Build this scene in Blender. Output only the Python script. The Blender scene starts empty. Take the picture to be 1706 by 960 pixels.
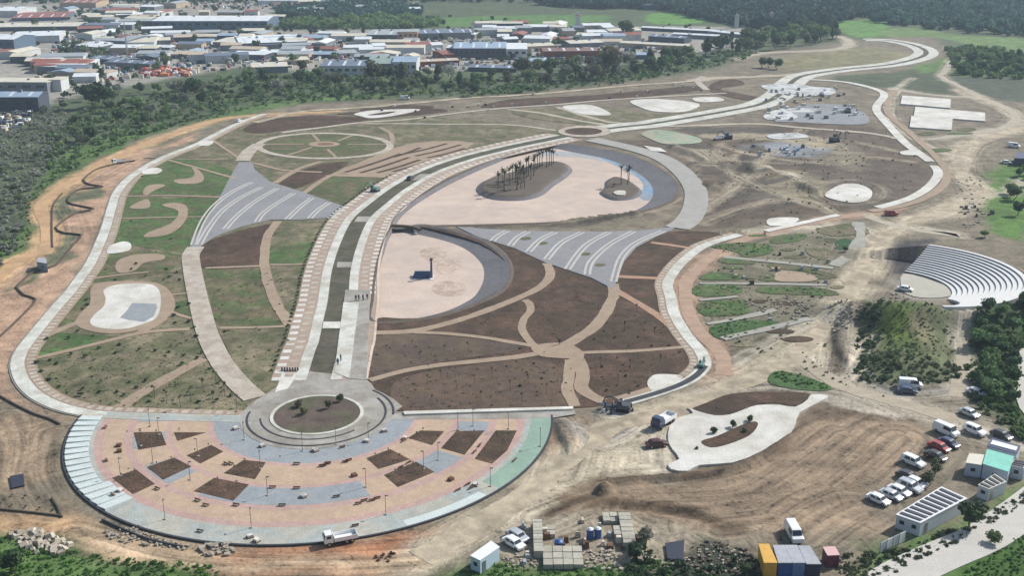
import bpy, bmesh, math, random
import numpy as np
from mathutils import Vector, geometry
R = math.radians
rnd = random.Random(7)
SC = bpy.context.scene
COL = SC.collection
# ------------------------------------------------------------------ camera, sky, sun, exposure
H, F, PIT, CX, CY = 100.0, 1850.0, R(19), 853.0, 480.0
cam = bpy.data.cameras.new('camera'); co = bpy.data.objects.new('camera', cam); COL.objects.link(co)
co.location = (0, 0, H); co.rotation_euler = (R(90) - PIT, 0, 0)
cam.sensor_width = 36; cam.lens = 36 * F / 1706; cam.clip_start = 1; cam.clip_end = 12000
SC.camera = co
SUN_EL, SUN_AZ = R(39), math.atan2(0.86, 0.51)     # azimuth measured from +Y towards +X
wd = bpy.data.worlds.new('World'); SC.world = wd; wd.use_nodes = True
nt = wd.node_tree; bg = nt.nodes['Background']
sky = nt.nodes.new('ShaderNodeTexSky'); sky.sky_type = 'NISHITA'; sky.sun_disc = False
sky.sun_elevation = SUN_EL; sky.sun_rotation = SUN_AZ; sky.air_density = 1.3; sky.dust_density = 2.0
nt.links.new(sky.outputs[0], bg.inputs[0]); bg.inputs[1].default_value = 0.10
sl = bpy.data.lights.new('sun', 'SUN'); so = bpy.data.objects.new('sun', sl); COL.objects.link(so)
sl.energy = 4.4; sl.angle = R(0.6); sl.color = (1, .97, .92)
sd = Vector((math.sin(SUN_AZ) * math.cos(SUN_EL), math.cos(SUN_AZ) * math.cos(SUN_EL), math.sin(SUN_EL)))
so.rotation_euler = sd.to_track_quat('Z', 'Y').to_euler(); so.location = (0, 300, 400)
SC.view_settings.view_transform = 'Standard'; SC.view_settings.look = 'None'
SC.view_settings.exposure = 0.24; SC.view_settings.gamma = 1

# ------------------------------------------------------------------ helpers
def W(u, v, z=0.0):
    """where a line of sight meets the level z (survey of the photograph)"""
    x = (u - CX) / F; y = (CY - v) / F
    t = (H - z) / (math.sin(PIT) - y * math.cos(PIT))
    return Vector((t * x, t * (math.cos(PIT) + y * math.sin(PIT)), z))
def Wn(p, z=0.0):
    p = np.asarray(p, float); x = (p[:, 0] - CX) / F; y = (CY - p[:, 1]) / F
    t = (H - z) / (math.sin(PIT) - y * math.cos(PIT))
    return np.c_[t * x, t * (math.cos(PIT) + y * math.sin(PIT))]
def pxm(v):
    th = math.atan((v - CY) / F) + PIT
    return F * math.sin(th) / H / math.cos(th - PIT)
def catmull(p, closed=False, n=6):
    p = np.asarray(p, float); N = len(p); out = []
    if N < 3: return p
    for i in range(N if closed else N - 1):
        if closed: a, b, c, d = p[i - 1], p[i], p[(i + 1) % N], p[(i + 2) % N]
        else: a, b, c, d = p[max(i - 1, 0)], p[i], p[i + 1], p[min(i + 2, N - 1)]
        for k in range(n):
            t = k / n
            out.append(.5 * (2 * b + (c - a) * t + (2 * a - 5 * b + 4 * c - d) * t * t + (3 * b - a - 3 * c + d) * t ** 3))
    if not closed: out.append(p[-1])
    return np.array(out)
def lin(c):
    c = c / 255.0
    return c / 12.92 if c <= .04045 else ((c + .055) / 1.055) ** 2.4
KC = 0.80
def col(r, g, b, k=None):
    k = KC if k is None else k
    return (min(lin(r) * k, .85), min(lin(g) * k, .85), min(lin(b) * k, .85), 1)
MATS = {}
def mat(name, rgb, var=.18, scale=.35, rough=.92, style='plain', rgb2=None, j=1.0, bump=.3, metal=0, joint=.7, attr=None, perobj=0.0, tuft=None):
    """procedural material: base colour with three scales of noise, optional second colour, paving joints and bump"""
    if name in MATS: return MATS[name]
    m = bpy.data.materials.new(name); m.use_nodes = True; T = m.node_tree; N = T.nodes; L = T.links
    b = N['Principled BSDF']; b.inputs['Roughness'].default_value = rough; b.inputs['Metallic'].default_value = metal
    b.inputs['Specular IOR Level'].default_value = .25 if rough > .5 else .5
    geo = N.new('ShaderNodeNewGeometry')
    def noise(s, det=4, dist=0.0, vec=None):
        n = N.new('ShaderNodeTexNoise'); n.inputs['Scale'].default_value = s; n.inputs['Detail'].default_value = det
        n.inputs['Distortion'].default_value = dist; L.new(vec or geo.outputs['Position'], n.inputs['Vector']); return n
    def rng(src, a, c, lo, hi):
        r = N.new('ShaderNodeMapRange'); r.inputs[1].default_value = a; r.inputs[2].default_value = c
        r.inputs[3].default_value = lo; r.inputs[4].default_value = hi; L.new(src, r.inputs[0]); return r.outputs[0]
    def mixc(f, a, c, mode='MIX'):
        x = N.new('ShaderNodeMix'); x.data_type = 'RGBA'; x.blend_type = mode
        if hasattr(f, 'links') or hasattr(f, 'node'): L.new(f, x.inputs[0])
        else: x.inputs[0].default_value = f
        for s, k in ((a, 6), (c, 7)):
            if hasattr(s, 'node'): L.new(s, x.inputs[k])
            else: x.inputs[k].default_value = s
        return x.outputs[2]
    base = tuple(rgb)
    if attr:
        at = N.new('ShaderNodeAttribute'); at.attribute_name = attr; base = at.outputs['Color']
    if rgb2:
        n0 = noise(scale * .35, 5, .6)
        base = mixc(rng(n0.outputs[0], .42, .6, 0, 1), base, tuple(rgb2))
    n1 = noise(scale, 5, .3); n2 = noise(scale * 7, 4); n3 = noise(scale * .12, 3)
    g = N.new('ShaderNodeMath'); g.operation = 'ADD'
    L.new(rng(n1.outputs[0], .25, .75, -var, var), g.inputs[0]); L.new(rng(n2.outputs[0], .25, .75, -var * .8, var * .8), g.inputs[1])
    g2 = N.new('ShaderNodeMath'); g2.operation = 'ADD'; L.new(g.outputs[0], g2.inputs[0]); L.new(rng(n3.outputs[0], .3, .7, -var * .6, var * .6), g2.inputs[1])
    g3 = N.new('ShaderNodeMath'); g3.operation = 'ADD'; g3.inputs[1].default_value = 1; L.new(g2.outputs[0], g3.inputs[0])
    val = g3.outputs[0]
    if perobj:
        oi = N.new('ShaderNodeObjectInfo'); mm = N.new('ShaderNodeMath'); mm.operation = 'MULTIPLY'
        L.new(val, mm.inputs[0]); L.new(rng(oi.outputs['Random'], 0, 1, 1 - perobj, 1 + perobj), mm.inputs[1]); val = mm.outputs[0]
    vm = N.new('ShaderNodeVectorMath'); vm.operation = 'SCALE'
    if hasattr(base, 'node'): L.new(base, vm.inputs[0])
    else: vm.inputs[0].default_value = base[:3]
    L.new(val, vm.inputs['Scale'])
    c = vm.outputs[0]
    hgt = n2.outputs[0]
    if style == 'paving':
        bt = N.new('ShaderNodeTexBrick'); bt.inputs['Scale'].default_value = 1; bt.offset = .5
        bt.inputs['Brick Width'].default_value = j; bt.inputs['Row Height'].default_value = j; bt.inputs['Mortar Size'].default_value = .035 * j
        bt.inputs['Color1'].default_value = (1, 1, 1, 1); bt.inputs['Color2'].default_value = (.9, .9, .9, 1); bt.inputs['Mortar'].default_value = (joint, joint, joint, 1)
        L.new(geo.outputs['Position'], bt.inputs['Vector']); c = mixc(1.0, c, bt.outputs[0], 'MULTIPLY')
    if style == 'streak':
        mp = N.new('ShaderNodeMapping'); mp.inputs['Rotation'].default_value = (0, 0, j); mp.inputs['Scale'].default_value = (.05, .9, 1)
        L.new(geo.outputs['Position'], mp.inputs[0]); s = noise(1.0, 4, .25, mp.outputs[0])
        sc = N.new('ShaderNodeVectorMath'); sc.operation = 'SCALE'; L.new(c, sc.inputs[0]); L.new(rng(s.outputs[0], .3, .7, 1 - joint, 1 + joint * .5), sc.inputs['Scale']); c = sc.outputs[0]
    if attr:
        ra = N.new('ShaderNodeAttribute'); ra.attribute_name = 'rut'; sx = N.new('ShaderNodeSeparateXYZ'); L.new(ra.outputs['Vector'], sx.inputs[0])
        cx = N.new('ShaderNodeCombineXYZ'); m1 = N.new('ShaderNodeMath'); m1.operation = 'MULTIPLY'; m1.inputs[1].default_value = .035; L.new(sx.outputs[1], m1.inputs[0])
        L.new(sx.outputs[0], cx.inputs[0]); L.new(m1.outputs[0], cx.inputs[1]); ns = noise(.75, 3, .15, cx.outputs[0]); nb = noise(2.2, 2, .1, cx.outputs[0])
        aa = N.new('ShaderNodeMath'); aa.operation = 'ADD'; L.new(rng(ns.outputs[0], .35, .65, -.36, .24), aa.inputs[0]); L.new(rng(nb.outputs[0], .3, .7, -.14, .12), aa.inputs[1])
        mm2 = N.new('ShaderNodeMath'); mm2.operation = 'MULTIPLY'; L.new(aa.outputs[0], mm2.inputs[0]); L.new(sx.outputs[2], mm2.inputs[1])
        nc = noise(.11, 6, .9); nd = noise(.9, 5, .4); ad = N.new('ShaderNodeMath'); ad.operation = 'ADD'; L.new(rng(nc.outputs[0], .32, .68, -.27, .18), ad.inputs[0]); L.new(mm2.outputs[0], ad.inputs[1])
        ae = N.new('ShaderNodeMath'); ae.operation = 'ADD'; L.new(ad.outputs[0], ae.inputs[0]); L.new(rng(nd.outputs[0], .54, .66, 1.0, .66), ae.inputs[1])
        s5 = N.new('ShaderNodeVectorMath'); s5.operation = 'SCALE'; L.new(c, s5.inputs[0]); L.new(ae.outputs[0], s5.inputs['Scale']); c = s5.outputs[0]
    if tuft:
        no_ = noise(.16, 5, 1.2); so_ = N.new('ShaderNodeVectorMath'); so_.operation = 'SCALE'; L.new(c, so_.inputs[0]); L.new(rng(no_.outputs[0], .35, .65, .8, 1.2), so_.inputs['Scale']); c = so_.outputs[0]
        nt_ = noise(.8, 5, .3); c = mixc(rng(nt_.outputs[0], .54, .62, 0, .75), c, tuple(tuft))
    L.new(c, b.inputs['Base Color'])
    if bump:
        bp = N.new('ShaderNodeBump'); bp.inputs['Strength'].default_value = bump; bp.inputs['Distance'].default_value = .25
        L.new(hgt, bp.inputs['Height']); L.new(bp.outputs[0], b.inputs['Normal'])
    MATS[name] = m; return m
def plainmat(name, rgba, rough=.5, metal=0, coat=0, var=.05, perobj=0):
    m = mat(name, rgba, var=var, scale=1.5, rough=rough, bump=0, metal=metal, perobj=perobj)
    m.node_tree.nodes['Principled BSDF'].inputs['Coat Weight'].default_value = coat
    return m

def link(name, me, parent=None, kind=None):
    o = bpy.data.objects.new(name, me); COL.objects.link(o)
    if parent is not None: o.parent = parent
    if kind: o['kind'] = kind
    return o
def mesh_from(name, V, Fc, mats, idx=None, smooth=False):
    me = bpy.data.meshes.new(name); me.from_pydata([tuple(v) for v in V], [], [tuple(f) for f in Fc])
    for m in (mats if isinstance(mats, (list, tuple)) else [mats]): me.materials.append(m)
    if idx is not None: me.polygons.foreach_set('material_index', np.array(idx, np.int32))
    if smooth: me.polygons.foreach_set('use_smooth', np.ones(len(me.polygons), bool))
    me.update(); return me
def numesh(name, V, Fq, mats, idx=None, smooth=False):
    V = np.asarray(V, np.float32); Fq = np.asarray(Fq, np.int32); k = Fq.shape[1]
    me = bpy.data.meshes.new(name); me.vertices.add(len(V)); me.vertices.foreach_set('co', V.ravel())
    me.loops.add(Fq.size); me.loops.foreach_set('vertex_index', Fq.ravel())
    me.polygons.add(len(Fq)); me.polygons.foreach_set('loop_start', np.arange(0, Fq.size, k, dtype=np.int32))
    me.polygons.foreach_set('loop_total', np.full(len(Fq), k, np.int32))
    for m in (mats if isinstance(mats, (list, tuple)) else [mats]): me.materials.append(m)
    if idx is not None: me.polygons.foreach_set('material_index', np.asarray(idx, np.int32))
    if smooth: me.polygons.foreach_set('use_smooth', np.ones(len(Fq), bool))
    me.update(); me.validate(); return me
def flat_poly(P, z, th):
    """P world 2-D outline -> verts, faces of a slab with top at z and skirt down by th"""
    P = [(float(a), float(b)) for a, b in P]
    ar = sum(P[i - 1][0] * P[i][1] - P[i][0] * P[i - 1][1] for i in range(len(P)))
    if ar < 0: P = P[::-1]
    tri = geometry.tessellate_polygon([[Vector((a, b, 0)) for a, b in P]])
    V = [(a, b, z) for a, b in P]; Fc = []
    for t in tri:
        a, b, c = (P[i] for i in t)
        s = (b[0] - a[0]) * (c[1] - a[1]) - (c[0] - a[0]) * (b[1] - a[1])
        Fc.append(tuple(t) if s > 0 else tuple(t)[::-1])
    n = len(P)
    if th:
        V += [(a, b, z - th) for a, b in P]
        for i in range(n):
            k = (i + 1) % n; Fc.append((i, i + n, k + n, k))
    return V, Fc
ZI = [0]
def zi():
    ZI[0] += 1; return (ZI[0] % 45) * .0004
def sheet(name, pts, m, z, th=.12, smooth=4, parent=None, world=False, kind='structure'):
    p = np.asarray(pts, float)
    if not world: p = Wn(p)
    if smooth: p = catmull(p, True, smooth)
    z = z + zi(); V, Fc = flat_poly(p, z, th)
    return link(name, mesh_from(name, V, Fc, m), parent, None if parent else kind)
def offset_line(P, d):
    P = np.asarray(P, float); t = np.gradient(P, axis=0); t /= np.linalg.norm(t, axis=1)[:, None] + 1e-9
    return P + np.c_[-t[:, 1], t[:, 0]] * (d[:, None] if hasattr(d, 'shape') else d)
def ribbon_w(name, P, a, b, m, z, th=.12, parent=None, kind='structure'):
    """strip between offsets a and b (metres, left positive) of the world line P"""
    z = z + zi(); A = offset_line(P, a); B = offset_line(P, b); n = len(A)
    V = [(x, y, z) for x, y in A] + [(x, y, z) for x, y in B]
    V += [(x, y, z - th) for x, y in A] + [(x, y, z - th) for x, y in B]
    Fc = []
    up = (a > b) if not hasattr(a, 'shape') else (a[0] > b[0])
    for i in range(n - 1):
        q = [(i, n + i, n + i + 1, i + 1), (2 * n + i, i, i + 1, 2 * n + i + 1), (n + i, 3 * n + i, 3 * n + i + 1, n + i + 1)]
        Fc += q if up else [f[::-1] for f in q]
    Fc += [(0, 2 * n, 3 * n, n), (n - 1, 2 * n - 1, 4 * n - 1, 3 * n - 1)]
    return link(name, mesh_from(name, V, Fc, m), parent, None if parent else kind)
def path(name, pts, w, m, z, th=.1, n=6, parent=None, off=0.0, wob=0.0):
    P = catmull(Wn(pts), False, n)
    if wob:
        d = np.r_[0, np.cumsum(np.linalg.norm(np.diff(P, axis=0), axis=1))]; k = np.arange(0, d[-1], 1.6); P = np.c_[np.interp(k, d, P[:, 0]), np.interp(k, d, P[:, 1])]
        def wn(s):
            r = np.random.RandomState(int(abs(P[0, 0] * 7 + P[0, 1] * 3)) + s); q = r.randn(len(P) + 4); return np.convolve(q, np.ones(5) / 5, 'valid') * 1.6
        return ribbon_w(name, P, off + w / 2 * (1 + wob * wn(1)), off - w / 2 * (1 + wob * wn(2)), m, z, th, parent)
    return ribbon_w(name, P, off + w / 2, off - w / 2, m, z, th, parent)
def tag(o, label, cat, group=None):
    o['label'] = label; o['category'] = cat
    if group: o['group'] = group
    return o
def empty(name, loc, rz=0.0, label=None, cat=None, group=None):
    o = bpy.data.objects.new(name, None); COL.objects.link(o); o.location = loc; o.rotation_euler = (0, 0, rz)
    o.empty_display_size = .5
    if label: tag(o, label, cat, group)
    return o
def copy_tree(src, loc, rz, label=None, group=None, scale=None):
    r = src.copy(); COL.objects.link(r); r.location = loc; r.rotation_euler = (0, 0, rz)
    if scale is not None: r.scale = (scale,) * 3 if not hasattr(scale, '__len__') else scale
    if label: r['label'] = label
    if group: r['group'] = group
    for c in src.children:
        d = c.copy(); COL.objects.link(d); d.parent = r
        for g in c.children:
            e = g.copy(); COL.objects.link(e); e.parent = d
    return r
class MB:
    """mesh builder in plain lists"""
    def __init__(s): s.V = []; s.F = []; s.I = []
    def box(s, x0, x1, y0, y1, z0, z1, i=0, top=None):
        k = len(s.V); t = top or (0, 0)
        s.V += [(x0, y0, z0), (x1, y0, z0), (x1, y1, z0), (x0, y1, z0), (x0 + t[0], y0 + t[1], z1), (x1 - t[0], y0 + t[1], z1), (x1 - t[0], y1 - t[1], z1), (x0 + t[0], y1 - t[1], z1)]
        for f in ((3, 2, 1, 0), (4, 5, 6, 7), (0, 1, 5, 4), (1, 2, 6, 5), (2, 3, 7, 6), (3, 0, 4, 7)):
            s.F.append(tuple(k + q for q in f)); s.I.append(i)
        return s
    def tube(s, pts, rs, n=8, i=0, cap=True):
        k0 = len(s.V); pts = [Vector(p) for p in pts]
        for a, (p, r) in enumerate(zip(pts, rs)):
            d = (pts[min(a + 1, len(pts) - 1)] - pts[max(a - 1, 0)]).normalized()
            u = d.orthogonal().normalized() if abs(d.z) < .95 else Vector((1, 0, 0)); v = d.cross(u).normalized(); u = v.cross(d)
            for q in range(n):
                t = 2 * math.pi * q / n; w = p + (u * math.cos(t) + v * math.sin(t)) * r; s.V.append(tuple(w))
        for a in range(len(pts) - 1):
            for q in range(n):
                s.F.append((k0 + a * n + q, k0 + a * n + (q + 1) % n, k0 + (a + 1) * n + (q + 1) % n, k0 + (a + 1) * n + q)); s.I.append(i)
        if cap:
            s.F.append(tuple(k0 + (len(pts) - 1) * n + q for q in range(n))); s.I.append(i)
            s.F.append(tuple(k0 + q for q in reversed(range(n)))); s.I.append(i)
        return s
    def quad(s, a, b, c, d, i=0):
        k = len(s.V); s.V += [a, b, c, d]; s.F.append((k, k + 1, k + 2, k + 3)); s.I.append(i); return s
    def build(s, name, mats, parent=None, smooth=False, kind=None):
        return link(name, mesh_from(name, s.V, s.F, mats, s.I, smooth), parent, kind)
    def mesh(s, name, mats, smooth=False): return mesh_from(name, s.V, s.F, mats, s.I, smooth)
def in_poly(X, Y, P):
    ins = np.zeros(X.shape, bool); n = len(P)
    for i in range(n):
        x1, y1 = P[i - 1]; x2, y2 = P[i]
        if y1 == y2: continue
        c = ((y1 > Y) != (y2 > Y)) & (X < (x2 - x1) * (Y - y1) / (y2 - y1) + x1); ins ^= c
    return ins
def seg_dist(X, Y, P, closed=True):
    d = np.full(X.shape, 1e9); n = len(P)
    for i in range(0 if closed else 1, n):
        a = P[i - 1]; b = P[i]; e = b - a; L2 = (e ** 2).sum() + 1e-9
        t = np.clip(((X - a[0]) * e[0] + (Y - a[1]) * e[1]) / L2, 0, 1)
        d = np.minimum(d, (X - a[0] - t * e[0]) ** 2 + (Y - a[1] - t * e[1]) ** 2)
    return np.sqrt(d)
# ------------------------------------------------------------------ ground: one sheet, relief and soil zones
DIRT = (136, 126, 108); PALE = (200, 189, 169); BROWN = (158, 138, 115); GRASS = (96, 122, 68); OLIVE = (118, 116, 90)
SCRUB = (90, 102, 74); ORANGE = (192, 160, 134); RED = (186, 132, 98); GREY = (164, 158, 148); SOIL = (104, 88, 78); GREEN = (92, 128, 58); WILLOW = (112, 108, 98)
# (colour, feather m, pixel outline) painted in order; every outline is soil, grass or gravel that differs in kind
Z = [
 (WILLOW, 14, [(-60, 150), (110, 175), (110, 260), (60, 330), (30, 420), (-60, 520)]),
 (SCRUB, 12, [(-200, 20), (600, -20), (2000, -20), (2000, 130), (1640, 150), (1560, 60), (1400, 70), (1240, 95), (1160, 120), (870, 155), (700, 165), (500, 170), (420, 180), (300, 210), (200, 250), (130, 280), (60, 345), (70, 410), (-10, 470), (-200, 560)]),
 (GRASS, 6, [(90, 262), (200, 225), (330, 200), (430, 172), (620, 155), (740, 152), (640, 160), (500, 172), (400, 195), (250, 235), (150, 272), (90, 315), (58, 345), (62, 395), (20, 440), (-20, 460), (-20, 420), (50, 370)]),
 ((166, 162, 152), 10, [(-100, 20), (200, -8), (700, 8), (440, 45), (620, 48), (900, 45), (1250, 45), (1230, 75), (1060, 100), (900, 112), (520, 122), (420, 108), (130, 158), (-100, 185)]),
 ((96, 132, 70), 5, [(715, 29), (1000, 24), (985, 40), (860, 44), (720, 42)]),
 ((104, 150, 66), 5, [(1080, 22), (1150, 21), (1178, 36), (1090, 39)]),
 ((104, 146, 72), 4, [(1398, 36), (1476, 35), (1468, 60), (1412, 58)]),
 ((112, 138, 80), 4, [(1476, 48), (1530, 46), (1600, 58), (1720, 66), (1720, 100), (1620, 75), (1560, 62), (1476, 60)]),
 ((92, 118, 66), 8, [(1600, 75), (1720, 92), (1720, 125), (1590, 128), (1570, 108)]),
 ((84, 92, 74), 6, [(1585, 128), (1720, 130), (1720, 168), (1640, 160), (1590, 140)]),
 ((86, 96, 72), 6, [(1380, 128), (1480, 120), (1560, 112), (1600, 140), (1620, 158), (1500, 148), (1430, 142)]),
 ((142, 136, 104), 8, [(1290, 115), (1320, 92), (1440, 78), (1510, 90), (1500, 105), (1400, 112)]),
 ((100, 128, 68), 6, [(1520, 112), (1560, 100), (1590, 92), (1572, 120), (1545, 122)]),
 (DIRT, 8, [(1520, 72), (1600, 82), (1620, 92), (1570, 95)]),
 # construction heart on the right of the park
 ((108, 94, 80), 8, [(930, 235), (1060, 232), (1300, 205), (1450, 205), (1550, 275), (1530, 320), (1430, 350), (1380, 360), (1200, 378), (1120, 382), (1160, 350), (1165, 300), (1120, 260)]),
 ((108, 96, 86), 4, [(1330, 300), (1420, 272), (1540, 278), (1548, 300), (1500, 328), (1455, 345), (1440, 320)]),
 ((112, 98, 86), 4, [(1320, 215), (1450, 212), (1490, 240), (1500, 265), (1440, 262), (1330, 232)]),
 (DIRT, 5, [(1280, 225), (1400, 235), (1450, 262), (1430, 285), (1380, 275), (1290, 240)]),
 ((96, 84, 74), 4, [(1150, 330), (1230, 322), (1290, 340), (1280, 352), (1180, 360)]),
 ((146, 148, 152), 4, [(1240, 244), (1290, 234), (1345, 234), (1380, 246), (1370, 258), (1300, 264), (1255, 254)]),
 ((160, 148, 124), 3, [(1215, 262), (1250, 252), (1270, 275), (1235, 285)]), ((158, 146, 126), 3, [(1120, 250), (1180, 245), (1215, 262), (1170, 275)]), ((166, 152, 130), 3, [(1160, 330), (1250, 290), (1262, 294), (1175, 345)]),
 ((98, 90, 80), 2.5, [(1100, 235), (1190, 240), (1190, 247), (1110, 245)]), ((96, 88, 78), 2.5, [(1165, 275), (1215, 290), (1250, 312), (1205, 300)]), ((92, 84, 74), 2, [(1255, 240), (1290, 262), (1240, 290), (1225, 286)]), ((100, 90, 80), 2, [(1290, 262), (1370, 266), (1385, 280), (1310, 276)]), ((98, 92, 82), 2, [(1130, 212), (1280, 212), (1300, 222), (1150, 222)]),
 ((170, 158, 134), 3, [(1180, 222), (1330, 224), (1400, 240), (1360, 246), (1280, 232), (1180, 232)]), ((150, 140, 116), 3, [(1290, 290), (1340, 285), (1390, 310), (1340, 335), (1270, 330)]), ((102, 94, 84), 2, [(1265, 300), (1320, 292), (1330, 297), (1280, 308)]), ((100, 92, 82), 2, [(1200, 310), (1290, 322), (1320, 340), (1230, 330)]),
 # left outer tracks
 (ORANGE, 3, [(330, 232), (250, 255), (235, 280), (205, 300), (188, 330), (178, 350), (165, 385), (150, 420), (125, 460), (95, 500), (60, 545), (25, 590), (15, 625), (35, 655), (80, 690), (130, 706), (60, 690), (-5, 655), (-60, 640), (-60, 500), (10, 455), (66, 410), (72, 370), (60, 340), (100, 312), (150, 275), (215, 245), (300, 215)]),
 ((112, 116, 88), 2, [(108, 318), (140, 296), (175, 280), (200, 268), (140, 300), (120, 320), (118, 345), (100, 375), (100, 400), (90, 440), (50, 462), (10, 490), (20, 470), (70, 440), (84, 400), (78, 365), (74, 340)]),
 ((116, 118, 92), 2, [(95, 330), (125, 320), (170, 312), (160, 330), (118, 342), (155, 350), (122, 358), (95, 378), (108, 390), (135, 394), (108, 430), (92, 440), (80, 420), (90, 395), (86, 360)]),
 ((130, 128, 104), 3, [(215, 240), (300, 208), (360, 205), (300, 230), (240, 250)]),
 (DIRT, 5, [(-60, 690), (20, 668), (100, 705), (112, 760), (120, 805), (180, 870), (300, 920), (500, 960), (500, 1010), (-60, 1010)]),
 (BROWN, 4, [(-60, 700), (40, 690), (95, 715), (110, 770), (70, 800), (-60, 830)]),
 ((128, 116, 98), 3, [(-40, 812), (85, 825), (105, 860), (-40, 850)]),
 ((190, 158, 122), 4, [(-60, 858), (100, 862), (180, 890), (320, 920), (520, 935), (500, 955), (300, 945), (120, 905), (-60, 880)]),
 (RED, 4, [(380, 915), (560, 910), (640, 890), (720, 875), (780, 870), (740, 905), (660, 945), (520, 960), (380, 950)]),
 (GREY, 3, [(670, 905), (780, 870), (880, 810), (940, 700), (1000, 700), (960, 770), (880, 850), (740, 925)]),
 (GRASS, 4, [(-60, 885), (40, 900), (170, 925), (350, 940), (360, 1010), (-60, 1010)]),
 (GRASS, 4, [(770, 940), (820, 935), (930, 950), (1090, 930), (1130, 950), (1220, 960), (1240, 1010), (740, 1010)]),
 # lower right graded field
 (BROWN, 5, [(910, 855), (940, 830), (1000, 800), (1110, 790), (1230, 770), (1320, 710), (1380, 670), (1440, 680), (1520, 700), (1560, 730), (1500, 790), (1450, 840), (1480, 880), (1400, 900), (1260, 890), (1150, 870), (1040, 852)]),
 ((112, 96, 80), 1.5, [(1125, 790), (1225, 768), (1315, 715), (1350, 675), (1420, 690), (1350, 705), (1320, 745), (1240, 785), (1160, 796)]),
 ((196, 184, 160), 4, [(900, 830), (1000, 760), (1050, 720), (1150, 700), (1105, 760), (1120, 790), (1010, 798), (930, 830)]),
 ((150, 128, 104), 3, [(895, 690), (960, 690), (1000, 720), (960, 760), (910, 770)]),
 # right hand strips and mound
 ((130, 124, 104), 5, [(1160, 470), (1210, 395), (1400, 365), (1470, 400), (1420, 470), (1370, 540), (1330, 590), (1210, 620), (1200, 570)]),
 ((104, 110, 78), 4, [(1430, 560), (1450, 515), (1500, 500), (1560, 515), (1600, 560), (1595, 600), (1560, 640), (1440, 630)]),
 ((98, 116, 62), 4, [(1455, 545), (1510, 540), (1535, 575), (1510, 600), (1470, 585)]),
 ((136, 128, 98), 3, [(1520, 556), (1550, 558), (1556, 578), (1526, 586)]), ((124, 140, 66), 3, [(1475, 552), (1505, 548), (1512, 572), (1485, 580)]),
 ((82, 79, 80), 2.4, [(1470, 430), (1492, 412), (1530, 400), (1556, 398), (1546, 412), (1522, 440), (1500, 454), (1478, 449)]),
 ((70, 92, 52), 5, [(1620, 560), (1640, 520), (1720, 500), (1720, 740), (1660, 700), (1615, 650)]),
 (GREEN, 5, [(1650, 290), (1720, 270), (1720, 400), (1690, 400), (1640, 370)]),
 (DIRT, 4, [(1590, 400), (1640, 390), (1720, 405), (1720, 430), (1680, 425), (1620, 410)]),
 (GREY, 4, [(1500, 455), (1590, 480), (1560, 500), (1500, 490)]),
 (GRASS, 4, [(1440, 930), (1480, 900), (1640, 860), (1720, 800), (1720, 1010), (1400, 1010)]),
 ((74, 108, 44), 3, [(1600, 950), (1720, 890), (1720, 1010), (1560, 1010)]),
 ((64, 72, 56), 3, [(1060, 900), (1140, 880), (1240, 925), (1260, 1010), (1060, 1010)]),
 ((172, 160, 140), 3, [(860, 870), (1060, 855), (1180, 890), (1080, 935), (860, 935)]),
]
# relief: (height m, foot m, pixel outline); banks, spoil heaps and the grassed mound
REL = [
 (2.3, 9, [(1438, 600), (1445, 540), (1490, 512), (1560, 520), (1588, 560), (1588, 610), (1550, 632), (1450, 625)]),
 (1.6, 2.2, [(985, 822), (990, 810), (1015, 806), (1028, 812), (1025, 824), (1000, 828)]),
 (-1.0, 3.0, [(915, 858), (960, 838), (1030, 832), (1150, 842), (1230, 880), (1150, 868), (1040, 852), (960, 850)]),
 (1.1, 1.6, [(1005, 800), (1110, 790), (1225, 772), (1330, 712), (1345, 718), (1250, 785), (1120, 803), (1020, 812)]),
 (.9, 1.2, [(1360, 672), (1410, 690), (1480, 702), (1480, 697), (1400, 680)]),
 (1.0, 2, [(915, 700), (950, 700), (985, 725), (950, 760), (930, 740)]),
 (1.2, 2.5, [(1060, 360), (920, 376), (920, 371), (1050, 352)]),
 (1.5, 4, [(1125, 240), (1180, 262), (1170, 268), (1110, 248)]),
 (1.4, 3, [(1180, 300), (1220, 315), (1200, 322), (1165, 308)]),
 (1.6, 3, [(1210, 270), (1290, 280), (1280, 290), (1200, 280)]),
 (1.4, 3, [(1330, 300), (1370, 318), (1360, 325), (1320, 310)]),
 (.8, 2, [(1380, 560), (1425, 520), (1428, 600), (1405, 612)]),
]
ell = lambda u, v, a, b, n=28, k=0.0: [(u + a * math.cos(t) + k * math.sin(t), v - b * math.sin(t)) for t in [2 * math.pi * i / n for i in range(n)]]
HR = (206, 192, 167)
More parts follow.
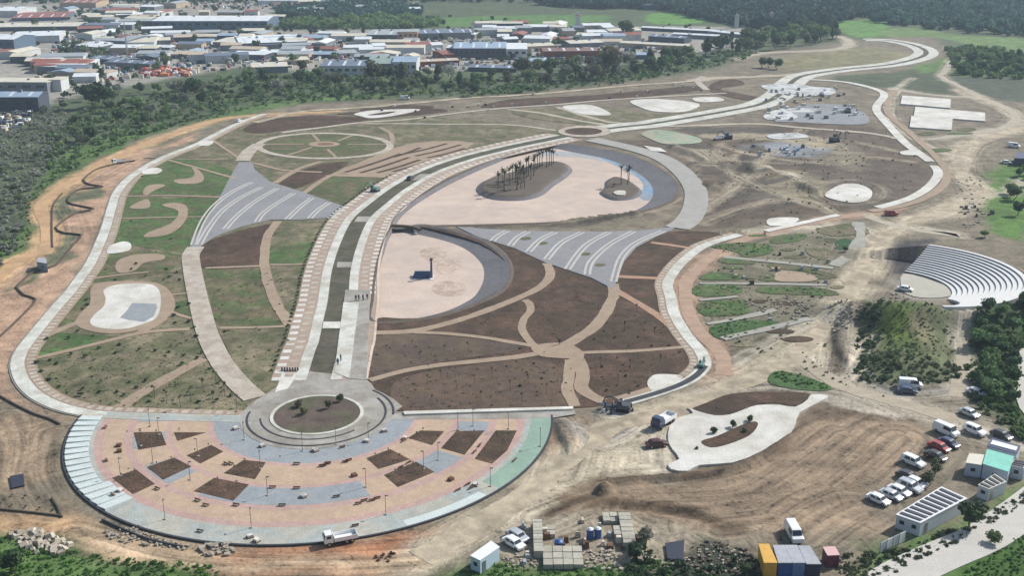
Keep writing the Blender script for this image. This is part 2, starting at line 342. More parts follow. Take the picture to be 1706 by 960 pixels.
SOFT = [((184, 154, 130), 6.2, 1.8, [(1190, 655), (1205, 630), (1207, 611), (1198, 586), (1168, 556), (1146, 518), (1142, 480), (1144, 467), (1167, 442), (1205, 414), (1250, 396), (1326, 376), (1389, 363), (1440, 356), (1500, 345)]), # (colour, width, feather, centre line): travelled ground
 (HR, 9, 3, [(700, 930), (800, 875), (880, 820), (950, 760), (1010, 715), (1100, 690), (1180, 660), (1260, 625), (1330, 590), (1372, 545), (1400, 505), (1445, 440), (1465, 400), (1500, 375), (1560, 355), (1630, 325), (1600, 285), (1615, 240), (1690, 215), (1700, 195), (1650, 170), (1600, 150)]),
 (PALE, 7, 3, [(1330, 592), (1400, 640), (1500, 670), (1600, 700), (1720, 740)]), (PALE, 4, 1.8, [(1590, 660), (1605, 600), (1600, 550), (1625, 525), (1690, 505)]),
 (PALE, 8, 4, [(1400, 60), (1415, 70), (1400, 80), (1340, 85), (1270, 88), (1230, 97)]), (PALE, 5, 3, [(1630, 158), (1570, 128), (1575, 118), (1590, 95)]), (PALE, 6, 3, [(1490, 148), (1560, 158), (1640, 165), (1690, 190), (1680, 210), (1600, 225), (1540, 232)]),
 ((210, 175, 132), 8.5, 1.4, [(-20, 470), (40, 430), (75, 415), (80, 380), (68, 345), (90, 322), (140, 290), (220, 250), (300, 218), (360, 200), (430, 192), (560, 185)]),
 (PALE, 4.5, 2, [(1540, 380), (1600, 392), (1500, 378), (1440, 358)]), (GREY, 5, 2, [(1180, 660), (1260, 640), (1380, 660), (1480, 690)]),
 ((196, 176, 146), 5, 3, [(980, 330), (1040, 350), (1100, 340), (1125, 330)]), (PALE, 4, 2, [(1110, 790), (1102, 740), (1120, 690), (1180, 665), (1280, 645), (1400, 662), (1480, 690)]), (PALE, 3, 1.6, [(1212, 612), (1300, 560), (1375, 525)]), (PALE, 2.6, 1.5, [(1395, 530), (1402, 570), (1400, 620)]), (GREY, 3, 1.6, [(1425, 620), (1500, 657), (1590, 652)]),
 ((160, 148, 128), 2.6, 2, ell(1300, 250, 108, 22)+[(1408, 250)]), ((150, 140, 122), 2.4, 2, ell(1412, 320, 58, 20)+[(1470, 320)]), ((176, 164, 142), 3.4, 2, [(1150, 365), (1210, 325), (1252, 290), (1290, 250)]), ((172, 160, 138), 3, 2, [(1160, 250), (1220, 288), (1300, 325), (1390, 354)]), ((174, 160, 138), 3.4, 2, [(1200, 240), (1280, 262), (1380, 272), (1440, 262), (1520, 268)]), ((176, 162, 140), 3, 2, [(1380, 352), (1350, 335), (1290, 332), (1220, 352), (1170, 372)]), (PALE, 3, 2, [(1340, 300), (1300, 285), (1260, 285)]), ((170, 158, 136), 3, 2, [(1340, 212), (1330, 232), (1420, 235), (1500, 252)]),
 (PALE, 4, 2, [(1440, 560), (1430, 600), (1410, 630)]), (PALE, 5, 3, [(1610, 330), (1680, 320), (1700, 300)]), (PALE, 4, 2, [(1520, 130), (1490, 152), (1485, 200), (1540, 240), (1600, 262)]),
 ((104, 86, 68), 2.6, 1.2, [(915, 853), (960, 838), (1040, 833), (1150, 846), (1235, 884)]), ((108, 92, 74), 2.2, 1.2, [(1010, 804), (1110, 794), (1200, 781), (1290, 748)]), ((108, 94, 78), 2, 1.2, [(1360, 670), (1420, 685), (1480, 700)]), ((96, 84, 72), 3, 1.5, [(1382, 545), (1390, 580), (1385, 620)]), ((84, 78, 70), 2, 1.2, [(1130, 285), (1155, 270), (1200, 272)]), ((84, 78, 70), 2.4, 1.2, [(1060, 356), (1000, 366), (920, 376), (800, 378)]),
 (GREY, 4, 2, [(930, 700), (990, 735), (1060, 700), (1010, 690)]), ((200, 176, 146), 4, 2, [(120, 885), (300, 930), (520, 940), (700, 932)]), (PALE, 7, 3, [(1470, 400), (1430, 380), (1360, 378), (1260, 386)]),
]
rad = np.concatenate([[40, 80, 110], np.exp(np.arange(math.log(135), math.log(1500), .0048)), [1600, 1800, 2200, 3000, 4500, 7000]])
azi = np.radians(np.concatenate([np.arange(-60, -28, 2), np.arange(-28, 28, .105), np.arange(28, 61, 2)]))
RR, AA = np.meshgrid(rad, azi, indexing='ij'); GX = RR * np.sin(AA); GY = RR * np.cos(AA)
def vnoise(X, Y, s, seed):
    r = np.random.RandomState(seed); n = 512; g = r.rand(n, n)
    x = X / s; y = Y / s; xi = np.floor(x).astype(int); yi = np.floor(y).astype(int); fx = x - xi; fy = y - yi
    fx = fx * fx * (3 - 2 * fx); fy = fy * fy * (3 - 2 * fy)
    a = g[xi % n, yi % n]; b = g[(xi + 1) % n, yi % n]; c = g[xi % n, (yi + 1) % n]; d = g[(xi + 1) % n, (yi + 1) % n]
    return (a * (1 - fx) + b * fx) * (1 - fy) + (c * (1 - fx) + d * fx) * fy - .5
NZ = vnoise(GX, GY, 9, 1) + .6 * vnoise(GX, GY, 3.7, 2) + .4 * vnoise(GX, GY, 1.6, 3)
WX = GX + 5 * vnoise(GX, GY, 11, 4) + 2.5 * vnoise(GX, GY, 4, 5) + 1.2 * vnoise(GX, GY, 1.7, 8); WY = GY + 5 * vnoise(GX, GY, 11, 6) + 2.5 * vnoise(GX, GY, 4, 7) + 1.2 * vnoise(GX, GY, 1.7, 9)
GC = np.empty(GX.shape + (3,)); GC[:] = np.array(col(*DIRT)[:3])
def smask(P, fe, X, Y):
    P = catmull(Wn(P), True, 3); b0 = P.min(0) - fe - 8; b1 = P.max(0) + fe + 8
    M = (X > b0[0]) & (X < b1[0]) & (Y > b0[1]) & (Y < b1[1]); out = np.zeros(X.shape)
    x = X[M]; y = Y[M]
    if len(x):
        d = seg_dist(x, y, P); d[~in_poly(x, y, P)] *= -1
        out[M] = np.clip(d / fe * .5 + .5, 0, 1)
    return out
for c, fe, P in Z:
    m_ = smask(P, fe * .6, WX, WY)[..., None]; GC = GC * (1 - m_) + np.array(col(*c)[:3]) * m_
for c, w, fe, P in SOFT:
    p = catmull(Wn(P), False, 4); b0 = p.min(0) - w - 9; b1 = p.max(0) + w + 9; M = (WX > b0[0]) & (WX < b1[0]) & (WY > b0[1]) & (WY < b1[1])
    m_ = np.clip((w / 2 - seg_dist((WX * .7 + GX * .3)[M], (WY * .7 + GY * .3)[M], p, False)) / fe * .5 + .5, 0, 1)[:, None]; GC[M] = GC[M] * (1 - m_) + np.array(col(*c)[:3]) * m_
LINES = [(catmull(Wn(P), False, 4), w) for c, w, fe, P in SOFT] + [(catmull(Wn(P), False, 4), w) for P, w in [([(900, 862), (1000, 825), (1120, 812), (1250, 790), (1340, 735), (1400, 700)], 14), ([(1100, 850), (1250, 840), (1340, 790), (1420, 730)], 14), ([(1200, 880), (1320, 860), (1420, 800), (1500, 730)], 12), ([(1330, 895), (1380, 860), (1420, 840)], 10), ([(20, 690), (40, 740), (30, 800)], 10), ([(90, 720), (80, 780), (110, 830)], 8), ([(925, 700), (945, 740), (930, 790)], 5)]]
RT = np.full(GX.shape, 99.0); RS = np.zeros(GX.shape); RG = np.zeros(GX.shape)
for P, w in LINES:
    b0 = P.min(0) - 40; b1 = P.max(0) + 40; M = (GX > b0[0]) & (GX < b1[0]) & (GY > b0[1]) & (GY < b1[1]); x = GX[M]; y = GY[M]; bd = np.full(x.shape, 1e9); bs = np.zeros(x.shape); s0 = 0.0
    for i in range(1, len(P)):
        p0 = P[i - 1]; e = P[i] - p0; L_ = np.hypot(*e) + 1e-9; t = np.clip(((x - p0[0]) * e[0] + (y - p0[1]) * e[1]) / L_ ** 2, 0, 1); vx = x - p0[0] - t * e[0]; vy = y - p0[1] - t * e[1]; sg = np.sign(e[0] * vy - e[1] * vx); dd = np.hypot(vx, vy); k = dd < np.abs(bd); bd = np.where(k, dd * sg, bd); bs = np.where(k, s0 + t * L_, bs); s0 += L_
    cur = np.abs(RT[M]); k = np.abs(bd) - w * .5 < cur; r1 = RT[M]; r1[k] = bd[k]; RT[M] = r1; r2 = RS[M]; r2[k] = bs[k]; RS[M] = r2
    RG[M] = np.maximum(RG[M], np.clip(1.25 - np.abs(bd) / (w * 1.3 + 4), 0, 1) * np.where((np.abs(bd) < w * .55) & (w > 4.5) & (w < 9.5), .45, 1))
GZ = -.16 + .04 * NZ
for h, ft, P in REL:
    p = catmull(Wn(P), True, 3)
    b0 = p.min(0) - 2; b1 = p.max(0) + 2; M = (GX > b0[0]) & (GX < b1[0]) & (GY > b0[1]) & (GY < b1[1])
    x = GX[M]; y = GY[M]; d = seg_dist(x, y, p); d[~in_poly(x, y, p)] = 0
    t = np.clip(d / ft, 0, 1); t = t * t * (3 - 2 * t); GZ[M] += h * t * (1 + .5 * NZ[M])
dA = np.hypot(GX - 110.8, GY - 289.6) - 28.9; tA = np.clip(dA / 13, 0, 1); tA = 1 - tA * tA * (3 - 2 * tA)
aA = np.degrees(np.arctan2(GY - 289.6, GX - 110.8)); wA = np.clip((112 - aA) / 50, 0, 1) * np.clip((aA + 160) / 25, 0, 1)
M = (dA > .2) & (dA < 13); GZ[M] += (4.9 * tA * wA)[M]
def ground_z(x, y):
    r = math.hypot(x, y); a = math.atan2(x, y); i = int(np.clip(np.searchsorted(rad, r), 1, len(rad) - 1)); j = int(np.clip(np.searchsorted(azi, a), 1, len(azi) - 1))
    return float(GZ[i, j])
# ---- pond outlines (world), used to open the ground
POND1 = catmull(Wn([(655, 378), (668, 352), (705, 325), (755, 297), (820, 268), (872, 250), (925, 240), (985, 246), (1045, 258), (1095, 280), (1124, 305), (1122, 330), (1080, 348), (1010, 361), (920, 370), (800, 374), (700, 376)]), True, 4)
POND2 = catmull(Wn([(652, 381), (680, 379), (705, 375), (760, 385), (808, 402), (842, 430), (848, 460), (830, 487), (785, 508), (735, 524), (680, 533), (622, 534), (623, 500), (626, 465), (634, 425)]), True, 4)
hole = in_poly(GX, GY, POND1) | in_poly(GX, GY, POND2)
nr, na = GX.shape; I0 = (np.arange(nr - 1)[:, None] * na + np.arange(na - 1)[None]); hq = hole[:-1, :-1] | hole[1:, :-1] | hole[:-1, 1:] | hole[1:, 1:]
Fq = np.stack([I0, I0 + 1, I0 + na + 1, I0 + na], -1)[~hq][:, ::-1]
GROUND = mat('earth', col(*DIRT), var=.22, scale=.22, attr='soil', bump=.6)
gm = numesh('ground', np.stack([GX, GY, GZ], -1).reshape(-1, 3), Fq, GROUND, smooth=True)
ca = gm.color_attributes.new('soil', 'FLOAT_COLOR', 'POINT'); ca.data.foreach_set('color', np.concatenate([GC, np.ones(GX.shape + (1,))], -1).astype(np.float32).ravel())
ra = gm.attributes.new('rut', 'FLOAT_VECTOR', 'POINT'); ra.data.foreach_set('vector', np.stack([RT, RS, RG], -1).astype(np.float32).ravel())
link('ground', gm, kind='structure')

# ------------------------------------------------------------------ materials of the park
M_WHITE = mat('pale_concrete', col(222, 223, 214), rgb2=col(202, 199, 187), var=.13, scale=.5, style='paving', j=1.5, joint=.8)
M_WALK = mat('cream_slabs', col(202, 192, 179), rgb2=col(184, 172, 156), var=.13, scale=.6, style='paving', j=1.3, joint=.78)
M_CONC = mat('grey_concrete', col(178, 174, 166), rgb2=col(158, 152, 142), var=.15, scale=.4, style='paving', j=2.0, joint=.85)
M_PADW = mat('white_concrete', col(230, 228, 221), rgb2=col(212, 208, 197), var=.10, scale=.3, style='paving', j=3, joint=.88)
M_ASPH = mat('grey_road', col(150, 152, 152), var=.12)
M_MED = mat('median_soil', col(98, 92, 80), var=.25, scale=.5, rgb2=col(84, 84, 66))
M_SOIL = mat('dark_soil', col(94, 73, 60), var=.34, scale=.3, rgb2=col(78, 64, 50), bump=.8, tuft=col(74, 62, 52))
M_SOILM = mat('mixed_meadow', col(134, 124, 102), var=.3, scale=.4, rgb2=col(104, 106, 76), bump=.7, tuft=col(84, 84, 58))
M_LAWN = mat('thin_lawn', col(92, 104, 66), var=.28, scale=.45, rgb2=col(116, 106, 84), bump=.6, tuft=col(78, 84, 54))
M_LAWN2 = mat('green_lawn', col(82, 110, 60), var=.3, scale=.5, rgb2=col(100, 104, 72), bump=.6, tuft=col(70, 84, 50))
M_PATH = mat('tan_path', col(168, 149, 129), var=.13)
M_PATHP = mat('pale_path', col(186, 176, 158), var=.12)
M_TRACK = mat('orange_track', col(182, 155, 134), var=.14, style='streak', j=.3, joint=.12)
M_POATH = mat('orange_path', col(176, 143, 121), var=.13)
M_SAND = mat('pond_liner_sand', col(210, 191, 176), var=.09, scale=.2, rgb2=col(200, 184, 172))
M_SAND2 = mat('rusty_sand_stain', col(190, 168, 152), var=.2, rgb2=col(206, 188, 172), scale=1.2)
M_BANK = mat('bank_gravel', col(118, 116, 120), var=.18, scale=.8)
M_BANKB = mat('bank_gravel_brown', col(106, 96, 86), var=.2, scale=.8)
M_TAN = mat('tan_paving', col(202, 177, 152), rgb2=col(197, 172, 149), var=.09, scale=.5, style='paving', j=.8, joint=.85)
M_PINK = mat('pink_paving', col(200, 168, 157), rgb2=col(194, 165, 156), var=.09, scale=.5, style='paving', j=.8, joint=.85)
M_GREYP = mat('blue_grey_paving', col(158, 165, 171), rgb2=col(163, 168, 171), var=.09, scale=.5, style='paving', j=.8, joint=.84)
M_GREYG = mat('pale_grey_paving', col(176, 184, 181), rgb2=col(188, 186, 174), var=.12, scale=.5, style='paving', j=.8, joint=.86)
M_GREEN = mat('green_paint', col(146, 172, 156), var=.12, scale=.3)
M_WEDGE = mat('wedge_paving', col(152, 152, 154), var=.10, scale=.5, style='paving', j=.6, joint=.85)
M_BAND = mat('pale_band', col(196, 194, 188), var=.08)
M_KERB = mat('kerb_stone', col(150, 146, 138), var=.12)
M_DARK = mat('dark_asphalt', col(70, 72, 78), var=.15)
M_ROADP = mat('dusty_road', col(182, 170, 150), var=.14, style='streak', j=.5, joint=.1)
M_HAUL = mat('haul_road', col(194, 180, 156), var=.2, rgb2=col(164, 152, 132), scale=.5)
M_ICE = mat('pale_blue_concrete', col(206, 216, 214), var=.08)
M_FIELD = mat('ploughed_soil', col(140, 118, 104), var=.2, style='streak', j=-.62, joint=.35)

# ------------------------------------------------------------------ big beds of the park, laid like sheets (z in cm steps)
def bed(pts, m, z=.0, name='planting_bed', th=.25, s=4): return sheet(name, pts, m, z, th, s)
# left garden (between promenade and boulevard)
bed([(330, 232), (425, 205), (500, 195), (640, 190), (790, 200), (925, 214), (948, 224), (852, 236), (760, 258), (690, 285), (640, 310), (575, 345), (500, 322), (440, 300), (410, 285), (370, 330), (320, 410), (303, 440), (318, 480), (335, 540), (370, 610), (402, 645), (400, 690), (252, 688), (141, 678), (75, 645), (50, 600), (65, 560), (110, 510), (150, 440), (170, 400), (195, 345), (212, 318), (240, 290), (290, 255)], M_SOILM, -.06, s=3)
bed([(335, 415), (360, 392), (400, 378), (470, 368), (555, 366), (548, 400), (520, 440), (500, 520), (478, 600), (464, 640), (440, 660), (425, 650), (395, 610), (368, 560), (348, 510), (335, 460)], M_SOILM, -.045, s=3)
for P, m in [
 ([(262, 268), (300, 262), (345, 270), (395, 290), (385, 322), (330, 324), (220, 322), (212, 310), (240, 292)], M_LAWN2),
 ([(210, 330), (260, 330), (372, 332), (350, 360), (330, 362), (205, 364), (206, 345)], M_LAWN2),
 ([(202, 368), (330, 362), (345, 366), (325, 405), (300, 420), (215, 408), (172, 405), (186, 385)], M_LAWN2),
 ([(160, 440), (180, 425), (230, 418), (300, 425), (285, 450), (240, 462), (150, 470), (148, 455)], M_LAWN),
 ([(345, 450), (437, 447), (445, 480), (462, 520), (468, 541), (368, 543), (352, 500)], M_LAWN),
 ([(455, 412), (540, 404), (505, 438), (450, 439), (450, 425)], M_LAWN2),
 ([(535, 292), (640, 292), (665, 300), (620, 320), (578, 342), (545, 335), (513, 322), (505, 315), (520, 300)], M_LAWN),
 ([(280, 510), (315, 500), (322, 524), (300, 520)], M_LAWN2),
 ([(62, 568), (75, 560), (110, 555), (190, 560), (215, 556), (70, 592), (58, 588)], M_LAWN2),
 ([(85, 540), (112, 500), (148, 470), (150, 500), (135, 525), (110, 540)], M_LAWN),
 ([(340, 448), (330, 430), (350, 400), (455, 372), (443, 395), (437, 440)], M_SOIL),
 ([(405, 215), (440, 200), (520, 192), (600, 196), (590, 205), (500, 214), (430, 222)], M_SOIL),
 ([(565, 188), (700, 180), (745, 185), (640, 197), (600, 200), (590, 192)], M_SOIL),
 ([(640, 175), (720, 176), (700, 182), (600, 184)], M_SOIL),
 ([(852, 165), (990, 158), (1150, 143), (1165, 150), (1060, 162), (930, 172), (850, 177), (800, 178)], M_SOIL),
 ([(1180, 150), (1195, 135), (1225, 132), (1240, 140), (1200, 148), (1265, 162), (1240, 166)], M_SOIL),
 ([(640, 212), (900, 216), (860, 226), (700, 232), (650, 222)], M_SOILM),
 ([(465, 305), (500, 285), (540, 272), (580, 270), (560, 285), (500, 312), (480, 312)], M_SOIL),
 ([(860, 184), (1000, 178), (1100, 190), (1250, 170), (1160, 188), (1010, 210), (960, 206), (880, 196)], M_SOILM),
]: bed(P, m, -.02)
# right garden of dark soil
bed([(700, 377), (760, 382), (860, 414), (907, 438), (985, 464), (1020, 480), (1030, 440), (1062, 408), (1115, 386), (1200, 388), (1165, 405), (1130, 430), (1112, 455), (1106, 490), (1112, 520), (1135, 550), (1158, 580), (1160, 610), (1130, 640), (1090, 655), (1020, 670), (955, 680), (655, 684), (622, 655), (612, 600), (617, 533), (700, 530), (790, 505), (845, 470), (845, 440), (800, 405), (730, 384)], M_SOIL, -.04, s=3)
bed([(622, 562), (740, 560), (870, 578), (780, 596), (690, 610), (625, 628)], mat('brown_soil', col(104, 90, 74), var=.25, scale=.4, rgb2=col(96, 82, 74), bump=.8), -.02)
bed([(660, 635), (760, 612), (900, 600), (960, 640), (945, 678), (760, 682), (665, 680)], mat('ochre_soil', col(104, 86, 70), var=.28, scale=.5, rgb2=col(98, 82, 72), bump=.8), -.02)
# strips of planting at the right
for P, m in [
 ([(1185, 411), (1228, 404), (1282, 408), (1284, 422), (1240, 428), (1228, 420)], M_LAWN2), ([(1282, 400), (1300, 392), (1342, 390), (1335, 400), (1295, 406)], M_LAWN2),
 ([(1360, 382), (1390, 375), (1422, 372), (1424, 388), (1410, 392), (1380, 392)], M_SOILM), ([(1393, 402), (1408, 397), (1420, 402), (1416, 417), (1402, 418), (1394, 412)], mat('bush_bed', col(52, 84, 50), var=.3)),
 ([(1342, 412), (1360, 409), (1378, 415), (1384, 430), (1370, 433), (1348, 424)], M_SOILM), ([(1200, 430), (1245, 430), (1256, 440), (1205, 438)], M_LAWN2), ([(1283, 440), (1330, 445), (1384, 455), (1393, 463), (1340, 452), (1284, 446)], M_LAWN),
 ([(1170, 458), (1200, 454), (1235, 458), (1232, 465), (1170, 466)], M_LAWN2), ([(1267, 462), (1278, 456), (1300, 460), (1312, 467), (1268, 467)], M_LAWN2),
 ([(1160, 475), (1230, 476), (1228, 490), (1162, 493)], M_LAWN2), ([(1265, 479), (1330, 478), (1380, 482), (1398, 492), (1340, 491), (1270, 488)], M_LAWN2),
 ([(1164, 505), (1230, 500), (1248, 512), (1238, 523), (1175, 526)], M_LAWN2), ([(1183, 545), (1240, 534), (1290, 535), (1296, 542), (1250, 555), (1200, 565)], mat('rich_lawn', col(74, 102, 58), var=.3, tuft=col(60, 76, 46))),
 ([(1282, 625), (1300, 618), (1350, 630), (1388, 648), (1340, 650), (1285, 640)], mat('rich_lawn', col(66, 104, 50))),
 ([(1152, 684), (1180, 670), (1220, 656), (1290, 653), (1348, 656), (1342, 668), (1318, 678), (1300, 672), (1262, 674), (1235, 688), (1200, 692)], M_SOIL),
]: bed(P, m, -.02, s=3)
for u, v, ra_, rb__, m in [(1312, 416, 12, 2.2, M_LAWN), (1325, 428, 20, 2.6, M_LAWN), (1222, 446, 14, 2, M_LAWN2), (1250, 462, 12, 2.4, M_SOILM), (1385, 400, 10, 4, M_SOILM), (1405, 432, 12, 3, M_LAWN), (1372, 462, 14, 3.4, M_LAWN), (1395, 478, 12, 3, M_SOILM), (1265, 502, 10, 3, M_SOIL), (1310, 505, 22, 3.4, M_SOIL), (1345, 515, 16, 3.2, M_SOIL), (1300, 552, 24, 4, M_SOIL), (1330, 565, 26, 5, M_SOIL), (1262, 392, 16, 2, M_LAWN2), (1240, 575, 22, 3, M_SOILM), (1440, 385, 8, 6, M_SOILM), (1600, 222, 22, 2, M_LAWN2), (1560, 250, 26, 3, M_LAWN2), (1610, 215, 16, 3, M_LAWN), (1545, 222, 14, 3, M_LAWN)]: bed(ell(u, v, ra_, rb__, 10, rnd.uniform(-3, 3)), m, -.03, s=2)

# ------------------------------------------------------------------ roads, paths, promenades
def ln(name, pts, w, m, z=.02, off=0.0, th=.1): return path(name, pts, w, m, z, th, 6, None, off, .12 if m in (M_PATH, M_POATH, M_TRACK) else (.28 if m in (M_HAUL, M_ROADP, M_PATHP) or name == 'gravel_path' else 0))
PROM_L = [(440, 190), (400, 204), (353, 227), (328, 240), (277, 260), (239, 280), (212, 300), (194, 323), (186, 346), (176, 381), (164, 411), (149, 442), (131, 467), (118, 485), (96, 510), (71, 540), (46, 571), (33, 591), (29, 611), (38, 636), (60, 659), (96, 677), (141, 688), (176, 692), (252, 695), (403, 699)]
P_l = catmull(Wn(PROM_L), False, 8)
ribbon_w('promenade', P_l, 1.5, -1.5, M_WHITE, .10, .22)
ribbon_w('promenade_border', P_l, 4.2, 1.5, M_PATH, .04, .15)
ribbon_w('kerb', P_l, -1.5, -1.9, M_KERB, .0, .2)
def slabs(P, a, b, step, fill, m, z, name, parent, skip=0, every=1, th=.04, jit=.0, i0=0, i1=None, sh=0.0):
    """separate paving slabs laid along the line between offsets a and b"""
    d = np.r_[0, np.cumsum(np.linalg.norm(np.diff(P, axis=0), axis=1))]; L = d[-1]; out = []
    n = int(L / step); A = offset_line(P, a); B = offset_line(P, b)
    def at(Q, s): return np.array([np.interp(s, d, Q[:, 0]), np.interp(s, d, Q[:, 1])])
    for k in range(i0, min(n, i1 or n)):
        if (k + skip) % every: continue
        s0 = (k + sh) * step + rnd.uniform(-jit, jit); s1 = s0 + step * fill
        q = [at(A, s0), at(B, s0), at(B, s1), at(A, s1)]
        c = sum(q) / 4; V, Fc = flat_poly([p - c for p in q], 0, th)
        o = link(name, mesh_from(name, V, Fc, m), parent); o.location = (c[0], c[1], z); out.append(o)
    return out
lb = bpy.data.objects['promenade_border']
slabs(P_l, 3.6, 1.9, 2.4, .6, M_WALK, .085, 'paving_slab', lb, every=1, i0=12)
# boulevard
BLV = [(530, 634), (537, 610), (545, 582), (550, 568), (557, 530), (563, 500), (568, 454), (578, 416), (592, 381), (605, 361), (628, 341), (665, 313), (716, 285), (779, 263), (852, 245), (905, 234), (940, 227)]
P_b = catmull(Wn(BLV), False, 8)
ribbon_w('median_bed', P_b, 2.7, -2.7, M_MED, .02, .15)
sA = ribbon_w('boulevard_strip', P_b, 5.3, 2.7, M_WHITE, .12, .2)
sB = ribbon_w('boulevard_strip', P_b, -2.7, -5.2, M_WHITE, .12, .2)
pA = ribbon_w('boulevard_pavement', P_b, 10.6, 5.3, mat('rosy_paving', col(182, 162, 146), var=.12, style='paving', j=.6, joint=.86), .06, .2)
pB = ribbon_w('boulevard_pavement', P_b, -5.2, -10.4, mat('rosy_paving', col(182, 162, 146)), .06, .2)
slabs(P_b, 10.3, 8.3, 4.1, .45, M_PADW, .10, 'paving_square', pA, i1=85)
slabs(P_b, 7.8, 5.9, 4.1, .45, M_WALK, .10, 'paving_square', pA, i1=85, sh=.5)
slabs(P_b, -5.9, -7.8, 4.1, .45, M_WALK, .10, 'paving_square', pB, i0=14, i1=85, sh=.5)
slabs(P_b, -8.3, -10.1, 4.1, .45, M_PADW, .10, 'paving_square', pB, i0=14, i1=85)
ribbon_w('kerb', P_b, -10.4, -11.0, mat('cream_edge', col(214, 196, 180)), .12, .3)
sheet('concrete_pavement', [(575, 484), (617, 484), (611, 634), (581, 632), (562, 622)], M_CONC, .16, .1, 0)
sheet('concrete_pavement', [(572, 505), (598, 505), (582, 632), (557, 622)], M_WHITE, .19, .1, 0)
sheet('crossing', [(539, 537), (570, 537), (569, 548), (537, 548)], M_PADW, .14, .1, 0)
sheet('crossing', [(596, 361), (628, 361), (618, 370), (590, 370)], M_CONC, .06, .1, 0)
sheet('crossing', [(562, 437), (592, 437), (590, 446), (561, 446)], M_CONC, .06, .1, 0)
sheet('crossing', [(700, 290), (722, 290), (705, 300), (684, 300)], M_CONC, .06, .1, 0)
# far roundabout and twin road
def ell_(u, v, a, b, n=28, k=0.0): return [(u + a * math.cos(t) + k * math.sin(t), v - b * math.sin(t)) for t in [2 * math.pi * i / n for i in range(n)]]
sheet('roundabout_road', ell(974, 219, 44, 9.5), M_WALK, .10, .15, 0)
sheet('roundabout_island', ell(972, 219, 31, 6), M_SOIL, .16, .2, 0)
TW = [(1000, 216), (1040, 211), (1079, 207), (1154, 195), (1217, 184), (1265, 174), (1298, 158), (1315, 140), (1339, 126), (1402, 116), (1478, 108), (1518, 100), (1541, 91), (1539, 82), (1515, 73), (1478, 67), (1440, 66)]
P_t = catmull(Wn(TW), False, 6)
ribbon_w('twin_road', P_t, 8.5, 1.8, M_WHITE, .06, .15); ribbon_w('twin_road', P_t, -1.8, -8.5, M_WHITE, .06, .15)
ribbon_w('median_bed', P_t, 1.8, -1.8, M_MED, .03, .1)
# right ring promenade
PR = [(1041, 672), (1094, 656), (1130, 643), (1158, 628), (1174, 608), (1167, 586), (1144, 558), (1124, 525), (1117, 495), (1112, 474), (1122, 454), (1142, 432), (1175, 409), (1233, 391)]
P_r = catmull(Wn(PR), False, 8)
ribbon_w('promenade', P_r, 1.5, -1.5, M_WHITE, .10, .22)
rb = ribbon_w('promenade_border', P_r, 3.6, 1.5, M_PATH, .04, .15)
slabs(P_r, 3.2, 1.9, 2.4, .6, M_WALK, .085, 'paving_slab', rb, i0=8)
ln('cycle_road', [(1010, 676), (1041, 670), (1094, 655), (1135, 640), (1160, 625), (1173, 610)], 1.6, M_DARK, .13, -.2, .03)
ln('orange_track', [(1205, 625), (1207, 611), (1198, 586), (1168, 556), (1146, 518), (1142, 480), (1144, 467), (1167, 442), (1205, 414), (1250, 396), (1326, 376), (1389, 363), (1440, 356)], 3.6, M_TRACK, -.12, 0, .01)
PW = [(1276, 385), (1339, 371), (1397, 358)]
ln('promenade', PW, 2.6, M_PADW, .08); sheet('concrete_patch', [(1282, 364), (1330, 363), (1318, 374), (1282, 376)], M_PADW, .04, .1, 3)
PU = [(1462, 346), (1515, 331), (1548, 311), (1563, 290), (1556, 276)]
ln('promenade', PU, 3.6, M_PADW, .08); ln('promenade', [(1550, 269), (1528, 253), (1508, 238), (1485, 214), (1463, 189), (1461, 176), (1473, 159), (1463, 150), (1432, 141), (1395, 135), (1340, 132)], 4.2, M_PADW, .08)
ln('service_track', [(1450, 352), (1520, 338), (1565, 315), (1578, 290), (1560, 262), (1520, 225), (1480, 190), (1478, 170), (1490, 150)], 3.2, M_PATH, .02)
ln('pale_track', [(426, 204), (501, 186), (587, 180), (653, 175), (779, 163), (856, 159), (965, 150), (1041, 143), (1154, 135), (1180, 128)], 4.2, M_HAUL, .05)
ln('dirt_road', [(1154, 135), (1190, 130), (1240, 128), (1330, 124)], 9, M_ROADP, .03)
ln('footpath', [(1178, 150), (1168, 142), (1162, 134), (1172, 127)], 4.2, M_WALK, .09)
ln('footpath', [(470, 221), (497, 217), (539, 212), (602, 204), (678, 199), (754, 189), (842, 180), (928, 174), (993, 168), (1066, 163), (1154, 158), (1210, 155)], 3.0, M_WALK, .08)
ln('footpath', [(602, 206), (678, 206), (760, 207), (852, 208), (925, 217)], 2.4, M_WALK, .06)
ln('footpath', [(930, 178), (1000, 200), (1050, 206)], 3, M_PATHP, .04)
ln('footpath', [(1050, 205), (1130, 210), (1250, 206), (1330, 212), (1450, 222), (1500, 232)], 4, M_PATHP, .03)
ln('footpath', [(845, 182), (900, 188), (960, 200), (1010, 208)], 3, M_PATHP, .035)
